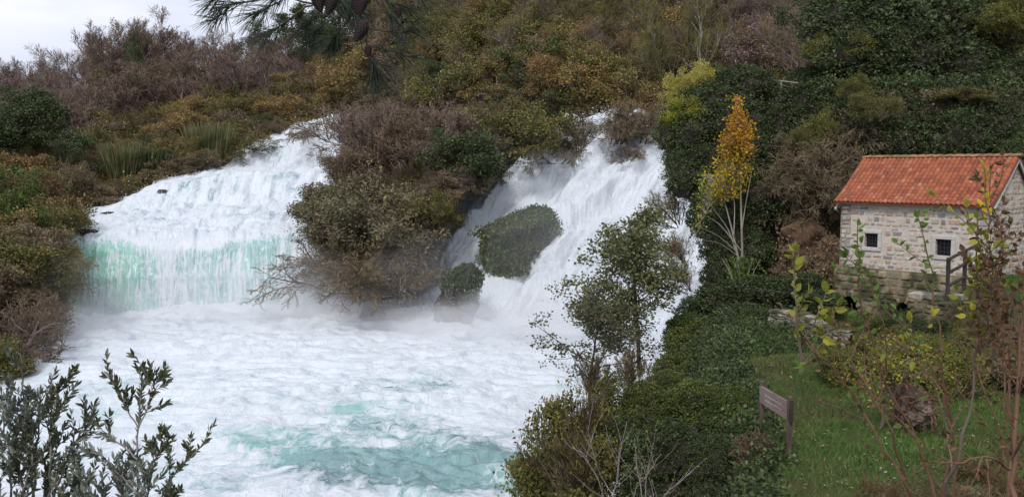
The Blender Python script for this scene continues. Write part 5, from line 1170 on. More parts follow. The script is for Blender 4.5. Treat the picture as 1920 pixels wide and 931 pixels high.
plant('leaf_shrub3', W(1585, 105, 44.2), 58 * 44.2 / F, 'yellow_green_spray', 'yellow green spray at the left rim of the dark canopy', 'foliage', None, M['tw_brown'], M['lime'], wide=1.3)
plant('leaf_shrub3', W(1880, 70, 42.8), 58 * 42.8 / F, 'yellow_green_spray', 'yellow green spray in the top right corner', 'foliage', None, M['tw_brown'], M['lime'], wide=1.3)
# ------------------------------------------------------------------ left bank, reeds
rng = np.random.default_rng(1234)
def reeds(name, seed, n, H, spread, w_=.05, droop=.35):
    r = np.random.default_rng(seed); G = Geo(); a = r.uniform(0, 6.28, n); q = spread * np.sqrt(r.random(n)); P = np.stack([q * np.cos(a), q * np.sin(a), a * 0], -1)
    D = nrm(np.stack([np.cos(a) * r.uniform(0, .3, n), np.sin(a) * r.uniform(0, .3, n), np.ones(n)], -1)); Ls = H * r.uniform(.55, 1, n); rows = [P]
    for k in range(6): D = nrm(D + np.stack([D[:, 0] * .08, D[:, 1] * .08, -np.full(n, droop * .12 * k / 3)], -1)); rows.append(rows[-1] + D * Ls[:, None] / 6)
    C = np.stack(rows, 1); sd = perp(nrm(C[:, -1] - C[:, 0]), r); ww = w_ * np.array([.6, 1, 1, .9, .7, .4, .05]); V = np.concatenate([C + sd[:, None] * ww[None, :, None], C - sd[:, None] * ww[None, :, None]], 1)
    o = np.arange(n)[:, None, None] * 14; k = np.arange(6)[None, :, None]; Q = (o + k + np.array([0, 1, 8, 7])[None, None]).reshape(-1, 4); G.add(V.reshape(-1, 3), Q)
    return G.mesh(name)
def reed(px_, py_, G_, wh, hp, mat, label, seed, n=420, sp=.9, H=3.2, w_=.05, name='reed_clump', cat='reeds'):
    p = spot(G_, px_, py_, wh); h = hpx(p, hp); me = reeds(name, seed, n, h, sp, w_); o = obj(name, me, M[mat]); o.location = p - np.array([0, .5, .1]); return tag(o, label, cat)
reed(392, 300, GB, 'B', 78, 'reed', 'pale green clump of reeds above the upper left falls', 1, 700, 1.9, w_=.07)
reed(236, 345, GB, 'B', 90, 'reed', 'yellowish clump of reeds left of the falls shelf', 2, 600, 1.6, w_=.07)
reed(290, 325, GB, 'B', 60, 'dgreen', 'dark clump of reeds between the yellowish and the pale one', 3, 500, 1.8, w_=.07)
reed(522, 140, GB, 'B', 36, 'dry', 'pale pink plumes of dry grass on the left hill', 4, 160, .6, w_=.1)
reed(610, 208, GB, 'B', 30, 'reed', 'small green clump of reeds at the lip of the upper falls', 5, 300, 1.2, w_=.07)
lst = []
GLB = 'brown and olive shrubs on the left bank'
for x, y in grid_spots([(-120, 420, 560), (-20, 420, 600), (50, 420, 560), (90, 410, 490)], (42, 34), rng):
    k = rng.random(); lst.append((x, y, rng.uniform(75, 110), 'leaf_shrub%d' % rng.integers(4) if rng.random() < .7 else 'bare_shrub%d' % rng.integers(3), 'shrub', 'brown or olive shrub crowding the left bank beside the curtain of water', 'shrub', GLB, 'tw_brown', 'rust' if k < .3 else 'olive' if k < .75 else 'brown', 1.2))
for x, y, h, kd, nm_, lb, wm, lm, wd in (
    (-30, 440, 175, 'leaf_shrub0', 'green_shrub', 'bright olive green shrub at the left edge above the bank', 'tw_brown', 'mgreen', 1.0),
    (25, 470, 150, 'leaf_shrub1', 'green_shrub', 'olive green shrub on the left bank, right of the brightest one', 'tw_brown', 'mgreen', .8),
    (75, 430, 110, 'leaf_shrub2', 'rusty_shrub', 'rust red shrub at the top of the left bank', 'tw_brown', 'redleaf', 1.1),
    (100, 440, 85, 'leaf_shrub3', 'ochre_shrub', 'ochre leaved shrub beside the left end of the falls shelf', 'tw_brown', 'rust', .9),
    (60, 560, 130, 'leaf_shrub0', 'green_shrub', 'leafy green shrub spreading toward the curtain of water', 'tw_brown', 'olive', 1.3),
    (82, 555, 110, 'leaf_shrub1', 'green_shrub', 'green shrub whose tips touch the left end of the curtain', 'tw_brown', 'mgreen', .8),
    (20, 690, 190, 'bare_shrub0', 'bare_shrub', 'large grey leafless shrub on the left waterline', 'tw_grey', 'purple', 1.0),
    (45, 650, 130, 'bare_shrub1', 'bare_shrub', 'rounded grey leafless shrub overhanging the foam on the left', 'tw_grey', 'purple', .95),
    (78, 612, 105, 'bare_shrub2', 'bare_shrub', 'grey leafless shrub nearest to the green curtain of water', 'tw_grey', 'purple', .8),
    (10, 690, 110, 'arch_shrub0', 'bare_shrub', 'drooping dark shrub under the grey leafless ones', 'tw_dark', 'purple', 1.0),
    (-15, 720, 110, 'leaf_shrub2', 'green_shrub', 'green shrub at the left edge just above the foreground twigs', 'tw_brown', 'olive', 1.0),
    (60, 668, 60, 'arch_shrub1', 'bare_shrub', 'low dark shrub trailing into the foam on the left', 'tw_dark', 'purple', .9)):
    lst.append((x, y, h, kd, nm_, lb, 'shrub', None, wm, lm, wd))
forest('B', GB, lst)
tag(undergrowth(GB, 'undergrowth', 5000, rng, .12, M['purple'], .9, cl=18, sel=lambda a, b: (a < 165) & (b > 430)), 'dense twiggy undergrowth on the steep left bank', 'undergrowth', kind='stuff')

# ------------------------------------------------------------------ foreground twigs, lower left
rf_ = np.random.default_rng(88)
def lines_of(raw, Y, s=.10):
    out = []
    for ln in raw:
        dz = rf_.normal(0, s); out.append([q if isinstance(q, dict) else (q[0], q[1], Y + dz * min(1, k)) for k, q in enumerate(ln)])
    return out
k_ = dict(wmat='tw_grey', lmat='laurel', rng=rf_, r=(.007, .0025), leaf=.042, width=.32, up=.9)
s1 = [[(70, 1040), (62, 930), (52, 820), (44, 740), (38, 662), {'twigs': 16, 'leaves': 34}], [(80, 1040), (92, 900), (98, 800), (112, 718), {'twigs': 14, 'leaves': 30}], [(30, 1040), (22, 900), (12, 820), (2, 735), {'twigs': 14, 'leaves': 26}],
      [(90, 960), (118, 880), (138, 830), (162, 800), {'twigs': 7, 'leaves': 22}], [(60, 1000), (40, 900), (30, 840), (20, 780), {'twigs': 14}], [(110, 1000), (128, 930), (140, 890), (150, 865), {'twigs': 8}], [(-30, 1040), (-30, 900), (-20, 800), (-15, 760), {'twigs': 12}], [(50, 1000), (70, 860), (72, 790), (75, 735), {'twigs': 12}], [(100, 1000), (80, 930), (100, 860), (122, 800), {'twigs': 8}], [(10, 1000), (40, 930), (60, 870), (62, 820), {'twigs': 12}], [(20, 1000), (5, 950), (-5, 900), {'twigs': 10}], [(60, 1010), (100, 960), (130, 900), {'twigs': 9}]]
guided('leafy_shrub', 'dark leathery leaved shrub in the lower left corner', 'shrub', (60, 1045, 4.4), lines_of(s1, 4.4), twig=(10, .17), per=34, tw_leaf=20, **k_)
s2 = [[(250, 1040), (256, 930), (258, 850), (260, 780), (268, 692), {'twigs': 8, 'leaves': 30, 'lstart': .12}], [(259, 800), (240, 770), (225, 735), (200, 705), {'twigs': 5, 'leaves': 30, 'r': .6, 'lstart': .3}], [(260, 800), (275, 770), (285, 730), (300, 705), {'twigs': 4, 'leaves': 28, 'r': .6}], [(262, 790), (262, 740), (278, 695), {'twigs': 3, 'leaves': 26, 'r': .6}],
      [(258, 860), (235, 840), (205, 815), (168, 790), {'twigs': 3, 'leaves': 16, 'r': .6}], [(262, 930), (215, 880), (190, 850), (150, 832), {'twigs': 4, 'leaves': 20, 'r': .6}], [(270, 1030), (310, 900), (345, 868), (372, 845), (398, 798), {'twigs': 2, 'leaves': 34, 'lstart': .25, 'r': .7}], [(345, 868), (352, 850), (350, 838), {'twigs': 1, 'leaves': 10, 'r': .5}], [(320, 905), (318, 880), (322, 868), {'twigs': 2, 'leaves': 10, 'r': .5}],
      [(250, 1000), (275, 880), (300, 845), (318, 822), {'twigs': 7, 'leaves': 22}], [(240, 1020), (225, 940), (230, 900), (240, 860), {'twigs': 9}], [(260, 1020), (275, 940), (280, 890), {'twigs': 9}], [(230, 1030), (200, 960), (190, 920), {'twigs': 9}], [(270, 1030), (300, 960), (330, 925), {'twigs': 8}], [(220, 1040), (170, 960), (150, 890), {'twigs': 7}], [(280, 1040), (250, 970), (215, 900), {'twigs': 8}]]
guided('leafy_shrub', 'dark leathery leaved shoots right of the lower left corner shrub', 'shrub', (255, 1045, 4.2), lines_of(s2, 4.2), twig=(6, .13), per=26, tw_leaf=16, **k_)

# ------------------------------------------------------------------ pine branch hanging in at the top
rp = np.random.default_rng(19); b0 = W(600, -120, 3.2)
pine = thing('pine_branch', 'pine branch with long needles and brown cones hanging in from above', 'branch', b0)
S = Geo(); N1 = Geo()
def twig(pts, r0, r1, tuft=True, nn=70, ln_=.105, back=.5):
    nn = int(nn * .62); r0 *= .8
    P = np.array([W(*q) for q in pts]) - b0; t = np.linspace(0, 1, len(P)); tt = np.linspace(0, 1, 12); C = np.stack([np.interp(tt, t, P[:, k]) for k in range(3)], -1)
    for _ in range(2): C[1:-1] = (C[:-2] + 2 * C[1:-1] + C[2:]) / 4
    C[1:-1] += rp.normal(0, .0025, C[1:-1].shape); S.tube(C, np.linspace(r0, r1, 12), 6)
    if tuft:
        x = (1 - back * rp.random(nn) ** 1.3) * 10.99; i = x.astype(int); q = C[i] + (C[i + 1] - C[i]) * (x - i)[:, None]; T = nrm(C[i + 1] - C[i])
        D = nrm(T * rp.uniform(.6, 1.3, (nn, 1)) + perp(T, rp) * rp.uniform(.3, .9, (nn, 1)) + np.array([0, 0, -.12])); Ls = ln_ * rp.uniform(.7, 1.1, nn)
        rows = [q]; 
        for k in range(3): D = nrm(D + np.array([0, 0, -.10])); rows.append(rows[-1] + D * Ls[:, None] / 3)
        CC = np.stack(rows, 1); N1.add(*tubes(CC, np.array([[.0011, .0011, .0009, .0004]]) * np.ones((nn, 1)), 3))
Yp_ = 3.2
twig([(600, -120, 3.2), (606, -40, 3.2), (622, 12, 3.2), (652, 38, 3.2), (682, 52, 3.2)], .010, .007, False)
twig([(622, 12, 3.2), (590, 8, 3.25), (540, -6, 3.3), (480, 0, 3.3), (430, 10, 3.3), (412, 16, 3.3)], .006, .003, True, 120, .11, .35)
twig([(480, 0, 3.3), (440, -8, 3.25), (398, 0, 3.2)], .004, .003, True, 100, .10)
twig([(455, 6, 3.3), (425, 24, 3.25), (400, 36, 3.25)], .003, .002, True, 60, .09)
twig([(540, -6, 3.3), (510, 10, 3.35), (480, 26, 3.35)], .004, .003, True, 110, .12)
twig([(590, 8, 3.25), (560, 20, 3.2), (535, 42, 3.2), (500, 62, 3.2)], .005, .003, True, 110, .12)
twig([(600, 12, 3.25), (590, 30, 3.2), (575, 48, 3.2)], .004, .003, True, 120, .13)
twig([(606, -40, 3.2), (560, -30, 3.1), (520, -10, 3.1)], .004, .003, True, 110, .12)
twig([(652, 38, 3.2), (640, 55, 3.15), (628, 68, 3.15)], .003, .002, True, 100, .12)
twig([(640, 30, 3.2), (610, 44, 3.2), (590, 62, 3.2)], .003, .002, True, 100, .12)
twig([(682, 52, 3.2), (690, 62, 3.2), (686, 90, 3.2), (700, 110, 3.2), (706, 138, 3.2)], .005, .003, True, 150, .12, .45)
twig([(682, 52, 3.2), (705, 55, 3.15), (740, 62, 3.1), (782, 56, 3.1)], .005, .003, True, 110, .10, .5)
twig([(690, 85, 3.2), (715, 92, 3.15), (745, 98, 3.15), (775, 108, 3.15)], .004, .003, True, 90, .09, .8)
twig([(700, 95, 3.2), (728, 84, 3.2), (748, 76, 3.2)], .003, .002, True, 60, .07)
twig([(740, 62, 3.1), (748, 45, 3.1), (756, 38, 3.1)], .003, .002, True, 50, .06)
twig([(682, 52, 3.2), (672, 75, 3.15), (690, 110, 3.15), (745, 140, 3.1)], .003, .002, True, 40, .09, .3)
twig([(630, -60, 3.2), (690, -20, 3.1), (735, 5, 3.1), (765, 15, 3.1)], .006, .003, True, 120, .11, .7)
twig([(690, -20, 3.1), (720, 20, 3.1), (735, 32, 3.1)], .003, .002, True, 90, .10)
twig([(650, -60, 3.2), (660, 0, 3.1), (665, 20, 3.1)], .004, .003, True, 110, .12)
twig([(600, -80, 3.2), (620, -20, 3.1), (640, 5, 3.1)], .004, .003, True, 110, .12)
twig([(660, -80, 3.2), (740, -40, 3.1), (790, -10, 3.1)], .004, .003, True, 80, .11)
obj('twigs', S, M['tw_dark'], pine); obj('needles', N1, M['needle'], pine)
def cone(seed, L_, R_):
    r = np.random.default_rng(seed); G = Geo(); th, ph = np.meshgrid(np.linspace(0, 2 * math.pi, 17), np.linspace(0, math.pi, 12)); z = -np.cos(ph) ; prof = lambda t: np.sin(np.pi * np.clip(t, 0, 1) ** .75) ** .8
    t = ph / math.pi; rad = prof(t) * R_ * .8; V = np.stack([rad * np.cos(th), rad * np.sin(th), t * L_], -1); i = np.arange(11)[:, None] * 17; j = np.arange(16)[None]
    G.add(V.reshape(-1, 3), np.stack(np.broadcast_arrays(i + j, i + j + 1, i + 18 + j, i + 17 + j), -1).reshape(-1, 4))
    n = 90
    for k in range(n):
        t = (k + .5) / n; a = k * 2.39996; rr = prof(t) * R_ * .82; w_ = .42 * R_ * (.5 + prof(t) * .6); c = np.array([math.cos(a), math.sin(a), 0]); s_ = np.array([-math.sin(a), math.cos(a), 0]); up2 = np.array([0, 0, 1.]); p = c * rr + up2 * t * L_
        tip = p + c * R_ * .22 + up2 * L_ * .06; V = [p - s_ * w_, p + s_ * w_, tip + s_ * w_ * .75 , tip - s_ * w_ * .75, tip + c * R_ * .05 - up2 * L_ * .035]
        G.add(np.array(V), np.array([[0, 1, 2, 3]]), np.array([[3, 2, 4], [0, 3, 4], [2, 1, 4]]))
    return G.mesh('cone')
CM = [cone(1, .088, .024), cone(2, .08, .023)]
M['cone'] = plain_mat('pine_cone_scales', (.055, .036, .035), .75)
for x, y, dx, dy, s_ in ((590, -16, .25, .7, 1.0), (626, -12, -.2, .8, 1.0), (668, -14, .1, 1, 1.0), (686, 38, -.42, .9, 1.08), (690, 84, .05, .5, .62), (745, 12, .1, .6, .6), (610, -16, .3, 1, .9), (680, -12, -.1, 1, .95)):
    # cones hang on the branch they grew on
    c = obj('cone', CM[0] if s_ > .9 else CM[1], M['cone'], pine); c.location = W(x, y, 3.0) - b0; d = Vector((dx, -.2, -dy)); c.rotation_euler = d.to_track_quat('Z', 'Y').to_euler(); c.scale = (s_ * .82,) * 3

# ------------------------------------------------------------------ saplings in the right foreground
rs_ = np.random.default_rng(55)
def sap(name, label, base, raw, Y, wm, lm, leaf, cat='sapling', sd=.35, **k):
    global rf_; return guided(name, label, cat, (base[0], base[1], Y), lines_of(raw, Y, sd), wm, lm, rs_, leaf=leaf, **k)
kk = dict(r=(.016, .0045), sides=6)
sap('sapling', 'leaning sapling with large fresh leaves in front of the left mill window', (1760, 985), [[(1760, 985), (1735, 880), (1700, 800), (1660, 700), (1620, 600), (1600, 500), (1608, 424), {'twigs': 5, 'leaves': 22, 'lstart': .62}], [(1700, 800), (1640, 740), (1570, 690), (1480, 655), {'r': .45, 'leaves': 0, 'twigs': 3}], [(1665, 710), (1660, 620), (1640, 540), (1612, 480), {'r': .5, 'leaves': 12, 'lstart': .45, 'twigs': 2}]], 8.5, 'tw_red', 'fresh', .09, twig=(3, .45), per=10, tw_leaf=4, width=.62, shape='leaf', up=.4, droop=.35, **kk)
sap('sapling', 'slim sapling with fresh leaves between the two mill windows', (1795, 990), [[(1795, 990), (1790, 850), (1775, 740), (1762, 620), (1745, 500), (1722, 408), {'twigs': 4, 'leaves': 20, 'lstart': .68}], [(1775, 740), (1720, 640), (1680, 580), {'r': .5, 'leaves': 5, 'twigs': 3}]], 9.0, 'tw_red', 'fresh', .085, twig=(3, .4), per=8, tw_leaf=4, width=.6, up=.4, droop=.3, **kk)
sap('sapling', 'forked sapling with yellowish leaves in front of the right mill window', (1765, 1000), [[(1765, 1000), (1785, 880), (1825, 760), (1832, 640), (1838, 520), (1832, 410), {'twigs': 6, 'leaves': 20, 'lstart': .6}], [(1785, 880), (1770, 770), (1740, 700), (1700, 640), {'r': .6, 'leaves': 5, 'twigs': 4}], [(1812, 640), (1835, 560), (1850, 450), {'r': .5, 'leaves': 12, 'twigs': 4}]], 8.0, 'tw_brown', 'ygreen', .09, twig=(5, .5), per=10, tw_leaf=5, width=.6, up=.4, droop=.3, **kk)
sap('sapling', 'tall brown leaved sapling right of the wood handrail', (1890, 1000), [[(1890, 1000), (1895, 820), (1888, 640), (1878, 480), (1858, 320), {'twigs': 8, 'leaves': 24, 'lstart': .45}], [(1893, 780), (1872, 640), (1862, 540), (1858, 440), {'r': .6, 'leaves': 16, 'twigs': 9}], [(1893, 800), (1930, 640), (1920, 500), {'r': .6, 'leaves': 14, 'twigs': 8}], [(1890, 690), (1870, 560), (1880, 420), {'r': .5, 'leaves': 14, 'twigs': 8}], [(1890, 860), (1830, 700), (1855, 600), (1856, 500), {'r': .6, 'leaves': 14, 'twigs': 10}]], 7.5, 'tw_red', 'redleaf', .075, twig=(8, .42), per=12, tw_leaf=8, width=.6, up=.5, droop=.25, **kk)
sap('sapling', 'thick stemmed reddish sapling at the right edge of the view', (1880, 1000), [[(1900, 1010), (1893, 900), (1905, 760), (1915, 600), (1925, 430), {'r': 1.7, 'twigs': 9, 'leaves': 8}], [(1893, 880), (1850, 850), (1800, 870), (1740, 865), {'r': .7, 'leaves': 3, 'twigs': 5}], [(1896, 860), (1940, 780), (1960, 700), {'r': .8, 'leaves': 4, 'twigs': 4}]], 7.0, 'tw_red', 'redleaf', .07, twig=(6, .5), per=8, tw_leaf=4, width=.6, up=.5, **kk)
sap('sapling', 'long bare stem leaning left in front of the stump', (1800, 1000), [[(1745, 1000), (1700, 900), (1650, 830), (1600, 740), (1560, 680), (1510, 640), {'twigs': 8, 'leaves': 4}], [(1700, 900), (1668, 800), (1620, 720), (1580, 640), (1560, 590), {'r': .8, 'twigs': 6, 'leaves': 6}], [(1745, 1000), (1775, 880), (1785, 790), (1760, 720), (1690, 640), {'r': .9, 'twigs': 8, 'leaves': 6}], [(1785, 800), (1830, 720), (1860, 660), {'r': .6, 'twigs': 6, 'leaves': 5}]], 8.2, 'tw_red', 'redleaf', .07, twig=(6, .55), per=6, tw_leaf=3, width=.6, up=.4, droop=.2, **kk)
sap('sapling', 'small sapling with glowing lime green leaves left of the stone wall', (1500, 700), [[(1500, 700), (1498, 640), (1492, 560), (1490, 472), {'twigs': 2, 'leaves': 20, 'lstart': .35}], [(1498, 650), (1530, 600), (1548, 548), {'r': .6, 'leaves': 9, 'twigs': 1}], [(1500, 690), (1545, 640), (1570, 575), {'r': .6, 'leaves': 9, 'twigs': 1}]], 10.5, 'tw_brown', 'ygreen', .14, twig=(2, .3), per=12, tw_leaf=4, width=.55, up=.45, droop=.1, r=(.02, .006), sides=5)
sap('sapling', 'thin arching stem with yellow leaves in front of the roof', (1860, 700), [[(1860, 700), (1862, 560), (1855, 420), (1845, 312), {'twigs': 2, 'leaves': 14, 'lstart': .7}]], 7.8, 'tw_brown', 'autumn', .07, cat='sapling', twig=(2, .2), per=10, tw_leaf=4, width=.6, **kk)
# small yellow green tree on the grass
leafy('small_tree', 91, 2.2, 1, (8, 6, 4), 5, .12, .09, up=.04, gnarl=.2, spread=.1, r0=.045, clear=.45, ang=(.7, 1.2), ratio=(.5, .8), base=.02, keep=.7, dr=.4)
plant('small_tree', W(1653, 785, 18.5), 165 * 18.5 / F, 'small_tree', 'small yellow green tree on the grass just left of the stump', 'tree', None, M['tw_brown'], M['ygreen'], wide=1.15)
GB2 = 'thin yellowish bushes below the mill arches'
for x, y, Y, h, lm, wd in ((1700, 640, 22, 100, 'olive', 1.2), (1770, 660, 21, 110, 'ygreen', .9), (1640, 640, 23, 75, 'olive', 1.2), (1580, 660, 22, 90, 'ygreen', .8), (1740, 596, 26, 62, 'dgreen', 1.4), (1700, 600, 25.5, 56, 'olive', 1.3), (1790, 590, 25, 50, 'mgreen', 1.3), (1660, 592, 27.3, 54, 'mgreen', 1.3), (1715, 590, 27, 58, 'dgreen', 1.2), (1760, 578, 26.8, 48, 'olive', 1.2), (1800, 620, 23, 80, 'olive', 1.3), (1900, 600, 22, 80, 'brown', 1.3)):
    p = W(x, y, Y); p[2] = min(p[2], gz(p[0], p[1]) + .05); plant('leaf_shrub%d' % rng.integers(4), p, hpx(p, h), 'thin_bush', rlabel({'olive': 'thin olive bush', 'ygreen': 'yellow green bush', 'brown': 'thin brown bush', 'dgreen': 'dark green bush', 'mgreen': 'green bush'}[lm] + ' on the grass', x, y - h * .5), 'bush', GB2, M['tw_brown'], M['lime' if lm == 'ygreen' else lm], wide=wd)
for x, y, Y, h, lm, lb in ((1700, 960, 12, 70, 'redleaf', 'dry reddish brush at the bottom right, left of the thick stem'), (1915, 930, 11, 110, 'redleaf', 'dry reddish brush in the lower right corner'), (1820, 975, 10.5, 80, 'brown', 'brown dead brush at the bottom edge right of centre')):
    plant('arch_shrub%d' % rng.integers(2), W(x, y, Y), h * Y / F, 'dry_brush', lb, 'bush', None, M['tw_red'], M[lm], wide=1.3)
# twiggy sprays at the water side of the big bush
for x, y, Y, h, tl, lb in ((1085, 900, 19.6, 190, -.35, 'bare arching twigs at the left rim of the foreground bush'), (1120, 760, 21, 110, -.15, 'bare upright twigs between the small alder and the bush'), (1190, 760, 21.5, 120, 0, 'thin yellow leaved twigs behind the top of the bush'), (1075, 960, 18.5, 190, -.5, 'bare twigs over the water at the bottom left of the bush')):
    plant('twig_shrub', W(x, y, Y), h * Y / F, 'bare_shrub', lb, 'shrub', None, M['tw_brown'], M['twig_y'], wide=.8, tilt=(0, tl))
sap('bare_shrub', 'pale forked bare stems rising in front of the foreground bush', (1150, 1010), [[(1150, 1010), (1152, 930), (1160, 860), (1175, 790), {'twigs': 8, 'leaves': 0}], [(1150, 1010), (1125, 900), (1085, 840), {'twigs': 7, 'leaves': 0}], [(1160, 1010), (1190, 920), (1240, 850), {'twigs': 6, 'leaves': 0}], [(1155, 940), (1120, 880), (1100, 800), {'r': .7, 'twigs': 6, 'leaves': 0}]], 15.5, 'tw_grey', 'ygreen', .05, cat='shrub', sd=.3, twig=(6, .7), per=0, tw_leaf=1, r=(.014, .005), sides=5)
sap('bare_shrub', 'second cluster of pale bare stems right of the forked one', (1215, 1010), [[(1215, 1010), (1210, 900), (1225, 830), {'twigs': 6, 'leaves': 0}], [(1215, 1010), (1240, 930), (1300, 880), {'twigs': 6, 'leaves': 0}], [(1210, 960), (1195, 880), (1190, 820), {'twigs': 5, 'leaves': 0}]], 15.2, 'tw_grey', 'ygreen', .05, cat='shrub', sd=.3, twig=(6, .6), per=0, tw_leaf=1, r=(.012, .005), sides=5)

# ------------------------------------------------------------------ grass, fallen leaves
def grass(n, rng, cond, h, name, label, mat):
    P, N_ = on_ground(n, rng, cond); P[:, :2] += rng.normal(0, .1, (n, 2)); P[:, 2] = hD(P[:, 0], P[:, 1]) - .02; a = rng.uniform(0, 6.28, n); D = np.stack([np.cos(a) * .7, np.sin(a) * .7, np.ones(n)], -1)
    G = Geo(); leafcards(G, P, D, h * rng.uniform(.5, 1.3, n) * (1 + .5 * fbm(P * .8, 2, 3)), rng, .28, 0, 'tri'); return tag(obj(name, G, mat), label, 'grass', kind='stuff')
M['grass'] = leaf_mat('grass_blades', [(.06, .15, .022), (.1, .21, .035), (.14, .25, .05), (.055, .12, .025), (.19, .2, .07)], [(.12, .15, .045), (.09, .14, .035), (.15, .125, .06)], .45, trans=.3)
flat = lambda a, b, G: inview(a, b) & (G[..., 1] < 36) & (G[..., 2] > 4.8) & (sdist(G[..., :2], EDGE) > .6)
grass(150000, rng, flat, .13, 'grass', 'short green grass on the terrace around the sign and mill', M['grass'])
P, N_ = on_ground(3200, rng, flat); P[:, 2] = hD(P[:, 0], P[:, 1]) + rng.uniform(.02, .08, len(P)); G = Geo(); D = rng.normal(0, 1, P.shape); D[:, 2] *= .25; leafcards(G, P, D, .07 * rng.uniform(.5, 1.2, len(P)), rng, .7, .8)
M['fallen'] = leaf_mat('fallen_leaf_colours', [(.2, .13, .07), (.28, .2, .12), (.12, .075, .04), (.3, .26, .1), (.42, .38, .3)]); tag(obj('fallen_leaves', G, M['fallen']), 'fallen leaves scattered over the grass', 'fallen leaves', kind='stuff')

# ------------------------------------------------------------------ air and spray
def volume_mat(name, col, dens, aniso=.2):
    m, t = material(name); o = t.nodes.new('ShaderNodeOutputMaterial'); v = t.nodes.new('ShaderNodeVolumePrincipled')
    v.inputs['Color'].default_value = col + (1,); v.inputs['Density'].default_value = dens; v.inputs['Anisotropy'].default_value = aniso
    t.links.new(v.outputs[0], o.inputs['Volume']); return m
M['spray'] = volume_mat('spray_air', (.998, .998, 1.0), .095)
M['spray_thin'] = volume_mat('thin_spray_air', (.998, .998, 1.0), .022)
def spray(px_, Y, z, sx, sy, sz, seed, mat='spray', label='drifting white spray at the foot of the falls'):
    p = WZ(px_, Y, z); th, ph = np.meshgrid(np.linspace(0, 2 * math.pi, 49), np.linspace(0, math.pi, 30)); q = np.stack([np.sin(ph) * np.cos(th), np.sin(ph) * np.sin(th), np.cos(ph)], -1); q[:, -1] = q[:, 0]
    f = 1 + .35 * fbm(q * 1.4 + seed * 3.1, 3, seed) + .12 * fbm(q * 4 + seed, 3, seed + 1); f[:, -1] = f[:, 0]; q = q * f[..., None] * np.array([sx, sy, sz]); G = Geo(); i = np.arange(29)[:, None] * 49; j = np.arange(48)[None]
    G.add(q.reshape(-1, 3), np.stack(np.broadcast_arrays(i + j, i + j + 1, i + 50 + j, i + 49 + j), -1).reshape(-1, 4)[:, ::-1]); me = G.mesh('spray', True); o = obj('spray', me, M[mat]); o.location = p; return tag(o, label, 'spray', 'clouds of spray over the white water', 'stuff')
for k, a in enumerate(((420, 63.5, -.1, 4.5, 2.6, 1.8), (520, 63, .6, 5.0, 3.0, 2.4), (610, 62.5, .8, 4.6, 2.8, 2.6), (690, 60.5, .2, 4.5, 2.4, 1.6), (300, 63.5, -.4, 4.0, 2.2, 1.3), (210, 62.5, -.5, 3.0, 2.2, 1.1), (790, 58.5, .2, 4.5, 2.4, 1.7), (880, 57.2, .3, 4.5, 2.4, 1.8), (980, 55.5, 1.6, 4.2, 2.4, 3.0), (1080, 54, 1.8, 4.0, 2.4, 3.0), (130, 56, .8, 3.2, 2.4, 1.7))): spray(*a, k)
for k, a in enumerate(((500, 60, 2.4, 8, 3.2, 3.6), (380, 60, 1.0, 9, 4.0, 3.2), (700, 56, .5, 9, 4.0, 2.4), (950, 53, .8, 8, 3.5, 3.0), (250, 58, .5, 6, 4.0, 3.0), (800, 60.0, 3.0, 5, 2.6, 3.6), (1090, 60, 6.0, 6.5, 3.0, 6.0), (590, 93, 12.0, 4.5, 2.5, 2.0), (120, 58, 2, 5, 4, 3.5), (1180, 62, 7.5, 3.5, 2.0, 3.0))): spray(*a, k + 30, mat='spray_thin', label='thin veil of spray hanging before the falls')

# thrown drops and shreds of foam
rq = np.random.default_rng(3)
def drops(n, px0, px1, Yf, z0, hgt, label, sz=(.03, .10), sy=1.2):
    x = rq.uniform(px0, px1, n); cl = fbm(np.stack([x * .03, x * 0, x * 0], -1), 3, 2); z = z0 + rq.exponential(hgt, n) * np.clip(1 + 1.3 * cl, .15, 3); Y = np.interp(x, *Yf) + rq.normal(0, sy, n)
    P = np.stack([(x - 960) / F * Y, Y, z], -1) + rq.normal(0, .1, (n, 3)); G = Geo(); leafcards(G, P, rq.normal(0, 1, P.shape) + np.array([0, 0, 1.0]), rq.uniform(*sz, n) * rq.uniform(.4, 1, n), rq, .6); return tag(obj('spray_drops', G, M['foam']), label, 'spray', 'thrown spray over the white water', 'stuff')
b_ = NB('foam_drops'); M['foam'] = b_.out(b_.bsdf((.72, .75, .8), .5))
drops(16000, 130, 720, ([130, 700], [65.5, 62]), 0, .7, 'thrown drops along the foot of the left curtain')
drops(16000, 700, 1250, ([700, 900, 1250], [61, 59, 55]), 0, .8, 'thrown drops along the foot of the right cascade')
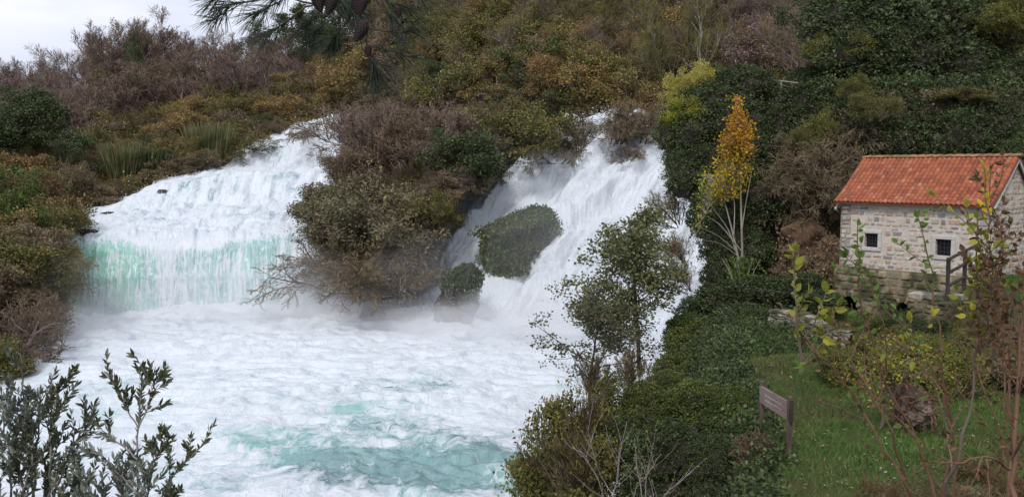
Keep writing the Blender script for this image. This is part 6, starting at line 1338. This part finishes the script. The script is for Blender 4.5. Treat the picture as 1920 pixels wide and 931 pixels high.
def surf_drops(G_, n, a0, a1, hgt, label, seed, rows=None):
    r = np.random.default_rng(seed); Gs = G_ if rows is None else G_[rows[0]:rows[1]]; N_ = -nrm(np.cross(np.gradient(Gs, axis=1), np.gradient(Gs, axis=0))); f = Gs.reshape(-1, 3); N_ = N_.reshape(-1, 3); w_ = np.clip(fbm(f * .5, 3, seed), 0, 1) + .05; i = r.choice(len(f), n, p=w_ / w_.sum()); N_ = np.where(N_[:, 1:2] > 0, -N_, N_)
    P = f[i] + r.normal(0, .12, (n, 3)) + N_[i] * r.exponential(hgt, (n, 1)); g = Geo(); leafcards(g, P, r.normal(0, .5, P.shape) + np.array([0, 0, -1.0]), r.uniform(.04, .16, n), r, .4); return tag(obj('spray_drops', g, M['foam']), label, 'spray', 'thrown spray over the white water', 'stuff')
surf_drops(GR, 26000, 0, 0, .28, 'shreds of foam flying off the right cascade', 4, (0, 112))
surf_drops(GW, 16000, 0, 0, .22, 'shreds of foam flying off the upper tiers of the left falls', 5, (52, 160))

# look-alikes that still share a description are told apart by their order from the left
bpy.context.view_layer.update(); by = {}
for o in sc.objects:
    if o.parent is None and 'label' in o and o.get('kind') is None: by.setdefault(o['label'], []).append(o)
ORD = ['leftmost', 'second from left', 'third from left', 'fourth from left', 'fifth from left', 'sixth from left', 'seventh from left', 'eighth from left', 'ninth from left']
for lb, os_ in by.items():
    if len(os_) < 2 or len(os_) > 9: continue
    os_.sort(key=lambda o: float(pxof(np.array(o.location)[None])[0][0]))
    for k, o in enumerate(os_):
        w_ = 'rightmost' if k == len(os_) - 1 else ORD[k]; t_ = lb
        for cut in (' leafless', ' drooping', 'tall ', 'pale ', 'well ', 'just '):
            if len((w_ + ' ' + t_).split()) > 16: t_ = t_.replace(cut, '', 1)
        while len((w_ + ' ' + t_.strip()).split()) > 16 and ' and ' in t_: t_ = t_.replace(' and ', ' ', 1)
        o['label'] = w_ + ' ' + t_.strip()
for o in sc.objects:
    if 'label' in o:
        for cut in ('pale ', 'just ', 'well ', 'small ', 'tall ', 'twiggy '):
            if len(o['label'].split()) > 16: o['label'] = o['label'].replace(cut, '', 1)
